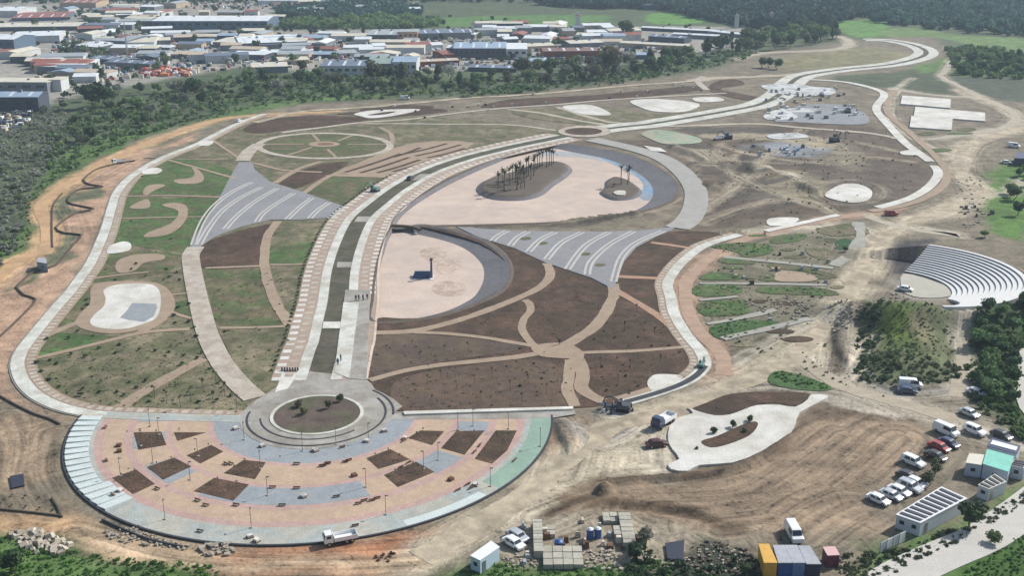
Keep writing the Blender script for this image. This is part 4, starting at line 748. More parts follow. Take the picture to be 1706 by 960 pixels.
# ---- riverside belt and other woods: individual trees
BELT = [
 ('on the left river bank', [(-20, 200), (90, 190), (110, 235), (60, 295), (35, 350), (28, 395), (-20, 430)], 30, ['grey', 'grey', 'olive', 'grey'], (2.5, 5), 4.5),
 ('in the belt below the white workshops', [(60, 190), (130, 160), (230, 150), (330, 145), (400, 150), (400, 168), (300, 192), (200, 225), (130, 255)], 44, ['green', 'olive', 'grey', 'dark', 'olive'], (3.5, 9), 6),
 ('in the row behind the ring garden', [(400, 128), (520, 124), (600, 130), (740, 125), (850, 128), (860, 146), (700, 156), (500, 158), (400, 165)], 56, ['dark', 'green', 'dry', 'olive', 'grey', 'tall'], (4.5, 12), 6),
 ('in the tall central belt', [(860, 125), (960, 115), (1060, 108), (1160, 96), (1180, 108), (1100, 120), (1000, 134), (880, 148)], 44, ['dry', 'olive', 'dark', 'green', 'grey', 'tall'], (7, 15), 8),
 ('on the rise by the upper bend', [(1160, 95), (1200, 75), (1300, 58), (1390, 48), (1396, 70), (1300, 84), (1230, 96)], 46, ['green', 'dark', 'olive', 'tall'], (8, 16), 10),
 ('in the grove beside the mound', [(1625, 545), (1655, 520), (1706, 512), (1706, 560), (1690, 600), (1695, 660), (1706, 700), (1660, 690), (1620, 650), (1618, 600)], 30, ['green', 'dark', 'green'], (3.5, 6), 3.2),
 ('along the right green edge', [(1680, 300), (1720, 285), (1720, 395), (1690, 385)], 9, ['green', 'dark'], (3, 6), 4),
 ('among the estate sheds', [(0, 40), (400, 25), (880, 50), (1050, 60), (1040, 100), (520, 112), (150, 145), (110, 120)], 90, ['dark', 'green', 'olive', 'dark'], (5, 9), 9),
 ('on the far right slope', [(1600, 100), (1706, 95), (1706, 128), (1600, 125)], 26, ['dark', 'green'], (5, 8), 7),
]
DESC = {'dark': 'dark evergreen tree', 'green': 'mid green leafy tree', 'olive': 'olive green spreading tree', 'grey': 'bare greyish tree', 'tall': 'slim upright dark tree', 'dry': 'brownish green tree'}
for bi, (where, P, n, ks, (h0, h1), dm) in enumerate(BELT):
    for i, p in enumerate(pts_in(P, n, 100 + bi, dm)):
        k = ks[i % len(ks)]; hh = rnd.uniform(h0, h1); sz = 'tall ' if hh > h0 + .66 * (h1 - h0) else ('low ' if hh < h0 + .33 * (h1 - h0) else '')
        uu = CX + F * p[0] / (p[1] * math.cos(PIT) + H * math.sin(PIT)); us = [q[0] for q in P]; t = (uu - min(us)) / (max(us) - min(us)); pos = 'left end' if t < .25 else ('left middle' if t < .5 else ('right middle' if t < .75 else 'right end'))
        tree(0, 0, hh, k, sz + DESC[k] + ' at the ' + pos + ' ' + where.replace('in the', 'of the').replace('on the', 'of the').replace('along the', 'of the').replace('among the', 'of the'), sz + k + ' trees at the ' + pos + ' ' + where, wpos=p)
for u, v, h, k, lab in [(155, 180, 15, 'dark', 'broad dark tree standing right of the white workshop at upper left'), (178, 176, 13, 'dark', 'second dark tree right of the broad one by the white workshop'), (325, 165, 13, 'dark', 'dark tree rising above the green belt below the red scrap yard'), (290, 160, 10, 'grey', 'greyish tree left of the dark tree under the red scrap yard'),
 (624, 142, 17, 'dry', 'tall brownish tree in front of the blue workshop at the centre of the estate'), (669, 138, 14, 'tall', 'slim dark tree right of the blue workshop at the estate edge'), (645, 140, 12, 'dark', 'dark tree between the tall brown tree and the slim tree'), (1015, 130, 22, 'dry', 'tallest tree of the belt with bare lower trunk beside the long red roof'),
 (791, 160, 8, 'dark', 'small lone dark tree above the pale track'), (1045, 62, 17, 'dark', 'round dark tree behind the cream sheds near the green field'), (1200, 92, 16, 'dark', 'dark tree at the end of the belt over the upper bend'), (1270, 112, 8, 'dark', 'leftmost of three dark trees standing by the upper road bend'), (1282, 113, 7.5, 'dark', 'middle of three dark trees standing by the upper road bend'), (1295, 115, 8.5, 'dark', 'rightmost of three dark trees standing by the upper road bend'),
 (1650, 660, 5, 'green', 'green tree by the white parked boat shaped car beneath the grove'), (1655, 905, 2.5, 'green', 'small round tree beside the concrete road below the striped office'), (1615, 880, 5.5, 'dark', 'dark tree at the end of the long striped site office'), (1548, 808, 3.4, 'dry', 'brown leafless tree between the parked cars and the striped office'), (1557, 790, 3.6, 'dry', 'brown tree just behind the parked dark car in the car park'),
 (1408, 420, 2.0, 'dark', 'round dark bush tree between the gravel paths at right'), (1075, 912, 4.5, 'grey', 'bare grey tree beside the stacks of concrete blocks'), (1060, 930, 3.6, 'dark', 'small dark tree below the block stacks at the bottom'), (1640, 395, 3, 'green', 'bright green tree above the open air theatre'), (20, 955, 4.5, 'dark', 'dark tree in the bottom left corner'), (1240, 955, 3, 'olive', 'olive bush tree left of the yellow container')]:
    tree(u, v, h, k, lab, None, sx=1.25 if k in ('dark', 'green') else 1)
# ---- masses nobody could count
def scatter_mass(name, P, n, seed, m, hs, per=46, world=False, fac=1.0, leaf=.17):
    A = []; pr = [crown(per, leaf, .6, .42, 900 + i, 4)[0] for i in range(6)]; q = np.random.RandomState(seed)
    Pw = catmull(Wn(P), True, 3); b0 = Pw.min(0); b1 = Pw.max(0); X = b0[0] + q.rand(n * 5) * (b1 - b0)[0]; Y = b0[1] + q.rand(n * 5) * (b1 - b0)[1]
    ok = in_poly(X, Y, Pw); X = X[ok][:n]; Y = Y[ok][:n]
    cl = vnoise(X, Y, 14, 77); keep = cl > -.5 + .35 * (1 - fac); X = X[keep]; Y = Y[keep]
    for i, (x, y) in enumerate(zip(X, Y)):
        h = hs[0] + (hs[1] - hs[0]) * q.rand() ** 1.5; a = q.rand() * 6.28; V = pr[i % 6] * h; c, s = math.cos(a), math.sin(a)
        A.append(np.c_[V[:, 0] * c - V[:, 1] * s + x, V[:, 0] * s + V[:, 1] * c + y, V[:, 2] + ground_z(x, y) - .1])
    if not A: return
    V = np.concatenate(A); o = link(name, numesh(name, V, np.arange(len(V)).reshape(-1, 4), m)); o['kind'] = 'stuff'; return o
for nm, P, n, m, hs, lab, cat in [
 ('riverside_scrub', [(90, 210), (140, 185), (300, 150), (430, 125), (870, 130), (1100, 105), (1240, 80), (1240, 98), (1100, 128), (870, 156), (500, 170), (300, 205), (150, 268), (110, 290), (80, 280)], 1700, L_MID, (1.0, 3.4), 'low green scrub filling the river belt around the park', 'scrub'),
 ('riverside_scrub', [(-40, 195), (110, 185), (115, 245), (45, 325), (30, 405), (-40, 435)], 1150, L_GREY, (.8, 2.2), 'greyish reed and willow scrub on the left river bank', 'scrub'),
 ('estate_greenery', [(0, 20), (420, 5), (880, 35), (1150, 40), (1240, 60), (1050, 95), (870, 110), (430, 110), (150, 150), (90, 150)], 420, L_DARK, (2, 5), 'dark hedges and bushes between the sheds of the estate', 'bushes'),
 ('estate_greenery', [(130, 20), (250, 20), (240, 70), (160, 100), (60, 120), (130, 60)], 150, L_DARK, (2.5, 6), 'trees and hedges between the halls at far left', 'bushes'),
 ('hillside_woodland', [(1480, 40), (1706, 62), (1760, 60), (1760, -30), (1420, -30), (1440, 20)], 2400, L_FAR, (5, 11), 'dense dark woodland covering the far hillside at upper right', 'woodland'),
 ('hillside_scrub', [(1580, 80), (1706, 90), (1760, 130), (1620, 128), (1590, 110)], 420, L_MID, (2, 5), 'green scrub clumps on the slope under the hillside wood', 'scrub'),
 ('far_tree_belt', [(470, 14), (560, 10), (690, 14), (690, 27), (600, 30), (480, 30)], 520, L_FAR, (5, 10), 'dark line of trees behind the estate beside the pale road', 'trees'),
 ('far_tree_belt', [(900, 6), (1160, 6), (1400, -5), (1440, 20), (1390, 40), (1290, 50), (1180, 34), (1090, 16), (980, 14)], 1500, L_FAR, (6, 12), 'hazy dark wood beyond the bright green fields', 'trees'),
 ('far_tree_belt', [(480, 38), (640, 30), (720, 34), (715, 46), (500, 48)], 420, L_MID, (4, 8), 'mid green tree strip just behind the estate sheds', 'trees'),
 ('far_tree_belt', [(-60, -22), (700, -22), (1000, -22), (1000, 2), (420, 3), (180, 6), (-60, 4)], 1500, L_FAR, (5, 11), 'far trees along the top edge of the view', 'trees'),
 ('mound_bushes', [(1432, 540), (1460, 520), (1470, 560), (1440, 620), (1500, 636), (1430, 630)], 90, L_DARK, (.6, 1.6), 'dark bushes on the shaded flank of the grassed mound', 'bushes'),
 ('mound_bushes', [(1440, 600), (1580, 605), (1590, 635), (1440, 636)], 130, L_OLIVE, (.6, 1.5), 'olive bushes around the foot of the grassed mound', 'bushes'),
 ('riverside_grass', [(110, 270), (200, 235), (400, 185), (420, 178), (300, 200), (150, 258), (70, 322), (48, 350), (50, 400), (-20, 438), (-20, 420), (35, 390), (40, 340)], 700, L_BRIGHT, (.4, 1.2), 'green grassy bank between the river scrub and the orange track', 'grass'),
 ('mound_grass', [(1440, 560), (1480, 520), (1560, 525), (1590, 570), (1580, 620), (1450, 620)], 420, L_OLIVE, (.3, .8), 'rough olive grass covering the mound below the theatre', 'grass'),
 ('grove_undergrowth', [(1622, 545), (1655, 515), (1720, 505), (1720, 560), (1690, 590), (1692, 670), (1720, 740), (1655, 700), (1615, 650)], 330, L_MID, (.6, 2.2), 'green undergrowth of the grove at the right edge', 'bushes'),
 ('verge_grass', [(-40, 890), (40, 902), (170, 926), (350, 944), (350, 985), (-40, 985)], 900, L_BRIGHT, (.25, .8), 'rough green grass and weeds at the bottom left corner', 'grass'),
 ('verge_grass', [(770, 950), (820, 936), (930, 952), (1090, 930), (1130, 950), (1230, 965), (1230, 990), (760, 990)], 900, L_BRIGHT, (.2, .7), 'bright green weeds below the stacks of concrete blocks', 'grass'),
 ('verge_grass', [(1590, 965), (1660, 920), (1740, 870), (1740, 990), (1560, 990)], 600, L_BRIGHT, (.2, .6), 'green grass below the pale concrete road', 'grass'),
 ('verge_weeds', [(1400, 925), (1500, 915), (1640, 860), (1706, 820), (1706, 840), (1600, 900), (1480, 960), (1400, 960)], 330, L_OLIVE, (.3, 1.0), 'weeds between the site offices and the concrete road', 'grass'),
 ('scrap_yard_weeds', [(1060, 905), (1110, 930), (1180, 945), (1250, 925), (1260, 985), (1050, 985)], 260, L_DARK, (.3, 1.3), 'dark weeds and brush among the broken blocks at the bottom', 'weeds'),
 ('bed_plants', [(1183, 545), (1240, 534), (1290, 535), (1250, 555), (1200, 565)], 120, L_BRIGHT, (.3, .7), 'green ground cover in the triangular bed at right', 'plants'),
 ('bed_plants', [(1164, 505), (1230, 500), (1245, 512), (1235, 523), (1175, 526)], 90, L_MID, (.3, .7), 'green ground cover in the third strip bed at right', 'plants'),
 ('bed_plants', [(1160, 477), (1225, 478), (1224, 489), (1164, 492)], 70, L_MID, (.3, .7), 'green ground cover in the second strip bed at right', 'plants'),
 ('bed_plants', [(1187, 411), (1228, 405), (1280, 409), (1240, 426)], 80, L_MID, (.3, .8), 'green ground cover in the pointed bed beside the orange track', 'plants'),
 ('bed_plants', [(1285, 625), (1300, 619), (1350, 631), (1380, 646), (1340, 648)], 90, L_BRIGHT, (.3, .8), 'green plants beside the dirt road above the white pad', 'plants'),
 ('bed_plants', [(1270, 480), (1330, 479), (1380, 483), (1390, 491), (1340, 490)], 60, L_MID, (.3, .7), 'green plants in the long strip bed before the junction', 'plants'),
] + [('meadow_tufts', P_, n_, m_, h_, l_, 'plants') for P_, n_, m_, h_, l_ in [
 ([(62, 600), (120, 590), (230, 565), (325, 555), (340, 600), (390, 660), (390, 685), (150, 680), (80, 640)], 420, L_OLIVE, (.25, .6), 'dry grass tufts scattered over the lower left meadow'),
 ([(345, 450), (470, 450), (478, 540), (478, 600), (440, 650), (370, 560)], 200, L_OLIVE, (.2, .6), 'dry grass tufts between cream walkway and boulevard'),
 ([(200, 330), (370, 330), (320, 420), (160, 460), (180, 400)], 220, L_MID, (.2, .5), 'green tufts on the upper left lawns'),
 ([(625, 565), (860, 580), (950, 600), (945, 675), (660, 680)], 420, L_DRY, (.2, .55), 'withered tufts over the brown soil right of the boulevard'),
 ([(760, 540), (860, 505), (1020, 485), (1110, 530), (1150, 575), (1140, 630), (1010, 665), (975, 600), (860, 570)], 420, L_DRY, (.2, .5), 'withered tufts over the dark soil of the right garden'),
 ([(1170, 470), (1290, 400), (1400, 380), (1380, 470), (1350, 540), (1230, 590)], 260, L_OLIVE, (.2, .7), 'weeds scattered between the strip beds at right'),
 ([(1290, 600), (1440, 560), (1500, 660), (1380, 650)], 90, L_OLIVE, (.2, .7), 'weeds on the bare ground left of the mound'),
 ([(1180, 240), (1450, 215), (1540, 290), (1440, 340), (1200, 370)], 240, L_OLIVE, (.3, .9), 'weeds over the earthworks behind the right ring road')]]:
    o = scatter_mass(nm, P, n, hash(nm) % 1 + n + int(P[0][0]) % 97 + 200, m, hs, per=14 if nm == 'meadow_tufts' else 46, leaf=.3 if nm == 'meadow_tufts' else .17); tag(o, lab, cat)
# ---- planted shrubs and saplings
rg_ = lambda u, v: ('brown bed nearest the plaza' if v > 600 and u < 960 else ('long bed above it' if u < 900 else ('bed beside the white terrace' if v > 590 else 'triangular bed under the grey paving')))
lg_ = lambda u, v: ('strip above the tan path' if v < 580 else ('left middle' if u < 120 else ('centre' if u < 240 else 'right end')))
SHR = [crown_mesh('shrub', 60, .16, .5, .35, 300 + i, L_DARK, 3) for i in range(4)]
def shrub(u, v, s, lab, grp, wpos=None):
    p = Vector((*wpos, 0)) if wpos is not None else W(u, v); o = link('shrub', SHR[rnd.randrange(4)]); o.location = (p.x, p.y, .0); o.rotation_euler.z = rnd.uniform(0, 6); o.scale = (s * 1.3, s, s * .8); return tag(o, lab, 'shrub', grp)
c1 = [(785, 378), (655, 402), (470, 440), (565, 458), (760, 432), (920, 412), (1025, 418), (1120, 425), (1215, 448), (1305, 468), (1200, 508), (1300, 322), (1335, 430), (620, 316), (455, 335), (310, 340), (515, 290), (1150, 185), (1160, 232), (1245, 225), (1285, 262), (1385, 537), (1440, 630), (1525, 715), (1430, 750), (1310, 757), (990, 752), (855, 625), (960, 615), (900, 662), (820, 712), (770, 688), (660, 690), (545, 673), (530, 712), (390, 655), (320, 612), (275, 555), (245, 500), (330, 480), (375, 500), (1490, 290), (570, 80), (575, 115), (545, 140), (1250, 110), (1180, 130)]
for x, y in c1: shrub(x / 3.967, 480 + y / 3.967, rnd.uniform(.8, 1.3), 'low dark shrub in the ' + lg_(x / 3.967, 480 + y / 3.967) + ' of the lower left meadow', 'shrubs in the ' + lg_(x / 3.967, 480 + y / 3.967) + ' of the left meadow')
for x, y in [(868, 508), (1130, 630), (900, 795), (940, 215), (965, 870), (870, 830), (760, 900), (1100, 830), (1170, 850), (1120, 880), (1185, 900), (1080, 900)]: shrub(x / 3.967, 240 + y / 3.967, rnd.uniform(.7, 1.2), 'low dark shrub on the upper left lawns', 'shrubs of the upper left lawns')
for x, y in [(690, 185), (815, 185), (750, 235), (630, 235), (885, 230), (610, 285), (745, 285), (880, 280), (685, 330), (840, 325), (545, 340), (775, 388), (925, 383), (1045, 382), (700, 460), (990, 455), (1115, 425), (600, 520), (740, 510), (870, 490), (600, 590), (755, 582), (700, 645), (840, 650), (630, 680), (780, 700), (60, 400), (150, 500), (100, 560), (200, 600), (280, 530), (60, 650), (170, 690), (320, 690), (260, 620)]: shrub(852 + x / 3.967, 480 + y / 3.967, rnd.uniform(.45, .8), 'small dark shrub in the ' + rg_(852 + x / 3.967, 480 + y / 3.967) + ' of the right garden', 'shrubs in the ' + rg_(852 + x / 3.967, 480 + y / 3.967) + ' of the right garden')
d = np.r_[0, np.cumsum(np.linalg.norm(np.diff(P_b, axis=0), axis=1))]; E_ = offset_line(P_b, 11.2)
for s in np.arange(6, 200, 2.9): shrub(0, 0, .85, 'clipped shrub in the row along the left edge of the boulevard', 'shrub row along the boulevard', wpos=(np.interp(s, d, E_[:, 0]), np.interp(s, d, E_[:, 1])))
SAP = MB(); SAP.tube([(0, 0, 0), (.05, 0, 2.4)], [.05, .03], 5)
sapm = SAP.mesh('stem', BARK); sapc = crown_mesh('crown', 26, .12, .35, .5, 77, L_DRY, 3, 1.6)
def sapling(u, v, lab, grp, s=1):
    p = W(u, v); o = empty('sapling', (p.x, p.y, 0), rnd.uniform(0, 6), lab, 'young tree', grp); o.scale = (s, s, s); link('stem', sapm, o); link('crown', sapc, o)
for u, v in [(339, 654), (318, 667), (301, 682), (278, 672), (360, 640), (375, 660), (355, 675), (258, 665)]: sapling(u, v, 'thin young tree in the soil beside the cream walkway', 'young trees beside the cream walkway', 1.4)
for u, v in [(690, 655), (712, 640), (735, 632), (760, 650), (790, 640), (820, 628), (850, 650), (880, 640), (910, 655), (700, 600), (740, 590), (780, 585), (1000, 610), (1050, 615), (1100, 605), (1030, 640), (1090, 560), (1040, 550), (1060, 520), (720, 675), (800, 668), (870, 672)]: sapling(u, v, 'thin young tree in the ' + rg_(u, v) + ' of the right garden', 'young trees in the ' + rg_(u, v) + ' of the right garden', 1.0)
BN = ['upper left soil bed', 'thin wedge bed at upper left', 'inner left soil bed', 'middle left soil bed', 'outermost left soil bed', 'inner front soil bed', 'large front soil bed', 'inner right diamond bed', 'outer right diamond bed', 'innermost upper right bed', 'middle upper right bed', 'outermost right bed']
for k, (P, n) in enumerate(zip(BEDS, [3, 1, 2, 3, 2, 2, 3, 3, 3, 2, 3, 3])):
    c = np.mean(P, axis=0)
    for i in range(n): q = np.array(P[i % len(P)]) * .55 + c * .45; sapling(q[0], q[1], 'thin young tree in the ' + BN[k] + ' of the round plaza', 'young trees in the ' + BN[k], .6)
for u, v, h, l in [(1190, 724, 2.2, 'first tree from the left on the white pad'), (1221, 714, 2.2, 'second tree from the left on the white pad'), (1248, 704, 2.2, 'third tree from the left on the white pad'), (1240, 722, 1.5, 'low tree at the right tip of the soil island in the white pad'), (1160, 750, 1.2, 'small bush at the lower left of the white pad')]: tree(u, v, h, 'dark', l, None)
for (u, v), lab in zip([(507, 692), (548, 683), (566, 672), (500, 680)], ['short palm on the left of the roundabout island', 'dark young palm right of centre on the roundabout island', 'thin bare tree at the back of the roundabout island', 'thin bare tree at the back left of the roundabout island']): tree(u, v, 2.6, 'dry', lab, None)
# ------------------------------------------------------------------ palms
def frond_crown():
    b = MB()
    q = random.Random(3)
    for k in range(16):
        a = k * 2.399; el = q.uniform(.2, 1.35); L = q.uniform(1.1, 1.6); pr = None
        for s in range(5):
            t = s / 4; x = L * t * math.cos(el); z = L * t * math.sin(el) - .55 * t * t * (1.6 - el); w = .16 * (1 - t * .75)
            c, sn = math.cos(a), math.sin(a); P0 = (x * c - w * sn, x * sn + w * c, z); P1 = (x * c + w * sn, x * sn - w * c, z + .02)
            if pr: b.quad(pr[0], pr[1], P1, P0)
            pr = (P0, P1)
    return b.mesh('frond_crown', leafmat('palm_fronds', (66, 68, 50), (82, 80, 56)))
FC = frond_crown(); PT = MB(); PT.tube([(0, 0, 0), (.03, .02, .1), (.05, 0, .5), (0, .02, 1)], [.045, .032, .027, .03], 8); PTM = PT.mesh('trunk', plainmat('palm_trunk', col(92, 80, 70), rough=.95, var=.3))
def palm(u, v, h, lab, grp, z=0.05):
    p = W(u, v, z); o = empty('palm_tree', (p.x, p.y, z), rnd.uniform(0, 6), lab, 'palm', grp); t = link('trunk', PTM, o); t.scale = (h * .85, h * .85, h); t.scale = (h * .85, h * .85, h); f = link('frond_crown', FC, o); f.location = (0, 0, h - .1); f.scale = (1.9, 1.9, 1.6)
for x, y, h in [(x_, y_, h_ * .92) for x_, y_, h_ in [(590, 262, 5.5), (622, 276, 7.5), (645, 240, 6), (660, 216, 5), (682, 268, 8), (706, 256, 7), (722, 258, 6), (700, 215, 6.5), (735, 205, 7), (742, 196, 7), (755, 216, 5.6), (770, 195, 6.5), (776, 172, 6), (790, 162, 6), (802, 152, 6), (816, 142, 5.6), (836, 152, 7), (850, 142, 6.5), (862, 141, 6), (872, 132, 5), (715, 230, 6), (692, 240, 7), (678, 228, 6.5), (612, 232, 5)]]: palm(640 + x / 3.096, 230 + y / 3.096, h, 'tall slim palm with small crown on the kidney shaped island', 'palms on the large pond island')
for x, y, h, l in [(1221, 238, 6.4, 'leftmost and tallest of the palms on the small pond island'), (1255, 240, 5.2, 'front palm of the right pair on the small pond island'), (1264, 226, 5, 'back palm of the right pair on the small pond island')]: palm(640 + x / 3.096, 230 + y / 3.096, h, l, None, -.4)
# ------------------------------------------------------------------ lamp posts, benches
lb_ = MB(); lb_.box(-.22, .22, -.22, .22, 0, .18); lp = MB(); lp.tube([(0, 0, .1), (0, 0, 3.7)], [.055, .04], 8); lh = MB(); lh.box(-.1, .5, -.12, .12, 3.68, 3.8, top=(.05, .03)); lg = MB(); lg.box(0, .42, -.09, .09, 3.655, 3.68)
LM = [(n, b.mesh(n, m)) for n, b, m in (('base', lb_, CONB), ('pole', lp, POSTM), ('lamp_head', lh, POSTM), ('lamp_glass', lg, LAMPG))]
for u, v in [(275, 867), (419, 881), (446, 827), (434, 783), (407, 734), (504, 753), (201, 795), (255, 773), (235, 745), (265, 726), (330, 762), (317, 801), (250, 712), (610, 813), (643, 859), (730, 768), (614, 735), (788, 711), (817, 812), (706, 783), (763, 718), (847, 716), (395, 686), (900, 745), (560, 742)]:
    p = W(u, v); rr_ = math.hypot(p.x - PC[0], p.y - PC[1]); side = 'left' if u < 330 else ('front centre' if u < 640 else 'right'); rg = 'outer grey rim' if rr_ > 41 else ('middle rings' if rr_ > 24 else 'inner blue grey ring')
    o = empty('lamp_post', (p.x, p.y, .13), rnd.choice([0, 1.57, 3.1]), f'slim dark lamp post on the {rg} at the plaza {side}', 'lamp post', f'lamp posts on the {rg} at the {side}')
    for n, me in LM: link(n, me, o)
bs = MB(); bs.box(-.95, .95, -.28, .28, .38, .46); bk = MB(); bk.box(-.95, .95, .26, .32, .5, .9); BLg = MB(); BLg.box(-.07, .07, -.26, .26, 0, .38)
BM = [('seat', bs.mesh('seat', WOOD), 0), ('backrest', bk.mesh('backrest', WOOD), 0), ('leg', BLg.mesh('leg', CONB), -.75), ('leg', BLg.mesh('leg', CONB), .75)]
z1 = lambda x, y: (100 + x / 3.709, 680 + y / 3.709); z2 = lambda x, y: (500 + x / 3.709, 680 + y / 3.709)
for u, v in [z1(1315, 497), z1(1465, 502), z1(1465, 352), z1(1620, 365), z1(1650, 352), z1(1030, 352), z1(1060, 350), z1(1092, 606), z1(1375, 608), z1(285, 126), z1(290, 330), z1(855, 577), z1(905, 607), z1(605, 505), z1(330, 545), z1(870, 768), z2(145, 362), z2(172, 348), z2(280, 340), z2(300, 330), z2(360, 598), z2(395, 580), z2(445, 578), z2(475, 565), z2(975, 515), z2(1035, 480), z2(1055, 503), z2(1080, 490), z2(225, 555), z2(260, 250), z2(1110, 238), z2(1078, 278), z2(340, 735), z2(640, 210), z2(620, 375), z2(670, 345), z2(1325, 330)]:
    p = W(u, v); a = math.atan2(p.x - PC[0], p.y - PC[1]); rr_ = math.hypot(p.x - PC[0], p.y - PC[1]); side = 'left' if u < 330 else ('front centre' if u < 640 else 'right'); rg = 'outer grey rim' if rr_ > 43 else ('outer tan ring' if rr_ > 36 else ('blue grey middle ring' if rr_ > 29 else 'inner tan ring'))
    o = empty('bench', (p.x, p.y, .135), -a + rnd.uniform(-.1, .1), f'dark brown bench on the {rg} of the plaza at its {side}', 'bench', f'benches on the {rg} at the {side}'); o.scale = (.66, .66, .6)
    for n, me, dx in BM: c = link(n, me, o); c.location.x = dx
pl_ = MB(); pl_.box(-.5, .5, -.5, .5, 0, .5, top=(.06, .06)); plm = pl_.mesh('planter_box', WOOD); 
for i, (u, v, l) in enumerate([(*z1(365, 240), 'upper of two dark square crates on the left paving'), (*z1(366, 275), 'lower of two dark square crates on the left paving'), (*z2(335, 425), 'dark crate standing in the centre of the tan ring'), (*z2(932, 450), 'dark brown crate alone on the outer tan ring at right')]):
    p = W(u, v); o = link('crate', plm); o.location = (p.x, p.y, .135); o.rotation_euler.z = .3 * i; tag(o, l, 'crate')
# pallets and small white piles on the plaza
pm = MB(); [pm.box(-.6, .6, -.5 + .22 * i, -.38 + .22 * i, .1, .14) for i in range(5)]; [pm.box(-.6 + .52 * i, -.5 + .52 * i, -.5, .5, 0, .1) for i in range(3)]; pm.box(-.45, .45, -.35, .35, .15, .55, 1)
pmm = pm.mesh('paver_pallet', [WOOD, M_PADW])
for u, v in [z1(1085, 135), z1(1250, 243), z1(1580, 272), z1(1505, 555), z1(370, 520), z1(1175, 805), z1(1215, 830), z2(90, 270), z2(520, 150), z2(20, 555), z2(175, 790), z2(410, 212), z2(1080, 485), z2(648, 195)]:
    p = W(u, v); o = link('paver_pallet', pmm); o.location = (p.x, p.y, .135); o.rotation_euler.z = rnd.uniform(0, 3); tag(o, 'pallet of pale paving blocks left on the round plaza', 'pallet', 'pallets of paving blocks on the plaza')
# ------------------------------------------------------------------ vehicles
def car_parts(kind_='car'):
    """meshes of one road vehicle, x is its length"""
    L, Wd, hB, hR = {'car': (4.3, 1.75, .82, 1.45), 'van': (5.2, 1.95, 1.15, 2.1), 'suv': (4.7, 1.85, 1.0, 1.75)}[kind_]
    h = Wd / 2
    if kind_ == 'van': side = [(-L / 2, .35), (-L / 2, 1.1), (-L / 2 + .05, hR - .12), (-L / 2 + .2, hR), (L / 2 - 1.7, hR), (L / 2 - 1.35, hR - .1), (L / 2 - .75, 1.2), (L / 2 - .1, 1.0), (L / 2, .7), (L / 2, .35)]
    else: side = [(-L / 2, .32), (-L / 2 - .02, .6), (-L / 2 + .08, hB + .05), (-L / 2 + (.5 if kind_ == 'car' else .2), hB + .1), (-L / 2 + (.95 if kind_ == 'car' else .45), hR - .05), (-L / 2 + 1.3, hR), (.35, hR - .02), (.7, hR - .12), (1.15, hB + .06), (L / 2 - .25, hB - .1), (L / 2, .6), (L / 2 - .03, .32)]
    V = []; Fc = []; n = len(side); rows = [(-h, .0), (-h * .98, .0), (h * .98, .0), (h, .0)]
    ys = []
    for j, s in enumerate((-1, -.82, .82, 1)):
        for (x, z) in side:
            tb = max(0, (z - hB) / (hR - hB)); w = h * abs(s) * (1 - .2 * tb); w = h * (1 - .2 * tb) if abs(s) == 1 else h * .86 * (1 - .2 * tb)
            zz = z + (.04 if abs(s) < 1 else 0) * (1 if z > .5 else 0); V.append((x, math.copysign(w, s), zz))
    for j in range(3):
        for i in range(n): k = (i + 1) % n; Fc.append((j * n + i, j * n + k, (j + 1) * n + k, (j + 1) * n + i))
    Fc.append(tuple(range(n))[::-1]); Fc.append(tuple(3 * n + i for i in range(n)))
    me = mesh_from('body', V, Fc, WHITEP); bm = bmesh.new(); bm.from_mesh(me); bmesh.ops.recalc_face_normals(bm, faces=bm.faces); bm.to_mesh(me); bm.free()
    g = MB()
    if kind_ == 'van': sx = [(-.2, 1.0), (L / 2 - 1.7, L / 2 - 1.0)]; ws = (L / 2 - 1.33, hR - .16, L / 2 - .78, 1.26); rw = (-L / 2 - .01, hR - .25, -L / 2 - .02, 1.25)
    else: sx = [(-L / 2 + 1.0, -.15), (-.05, .85)]; ws = (.76, hR - .12, 1.13, hB + .12); rw = (-L / 2 + (.9 if kind_ == 'car' else .42), hR - .1, -L / 2 + (.52 if kind_ == 'car' else .22), hB + .16)
    for s in (-1, 1):
        for a, b_ in sx:
            zt, zb = hR - .14, hB + .1; wt = h * (1 - .2 * (zt - hB) / (hR - hB)) + .012; wb = h * (1 - .2 * (zb - hB) / (hR - hB)) + .012
            q = [(a + .08, s * wt, zt), (b_ - .05, s * wt, zt), (b_ + (.1 if b_ > .5 else 0), s * wb, zb), (a, s * wb, zb)]; g.quad(*(q if s < 0 else q[::-1]))
    for (x0, z0, x1, z1_) in (ws, rw):
        sg = 1 if x1 > 0 else -1; q = [(x0 + .03 * sg, -h * .7, z0 + .05), (x0 + .03 * sg, h * .7, z0 + .05), (x1 + .03 * sg, h * .8, z1_ + .05), (x1 + .03 * sg, -h * .8, z1_ + .05)]; g.quad(*(q[::-1] if sg > 0 else q))
    w = MB(); w.tube([(0, -.11, 0), (0, .11, 0)], [.33, .33], 12); r = MB(); r.tube([(0, -.125, 0), (0, .125, 0)], [.19, .19], 8)
    hl = MB(); hl.box(L / 2 - .06, L / 2 + .02, -.2, .2, .62, .76); tl = MB(); tl.box(-L / 2 - .05, -L / 2 + .05, -.14, .14, .6, .8)
    return dict(body=me, window_glass=g.mesh('window_glass', GLASS), wheel=w.mesh('wheel', TYRE), rim=r.mesh('rim', STEEL), headlight=hl.mesh('headlight', LAMPG), tail_light=tl.mesh('tail_light', REDP), L=L, h=h)
CP = {k: car_parts(k) for k in ('car', 'van', 'suv')}
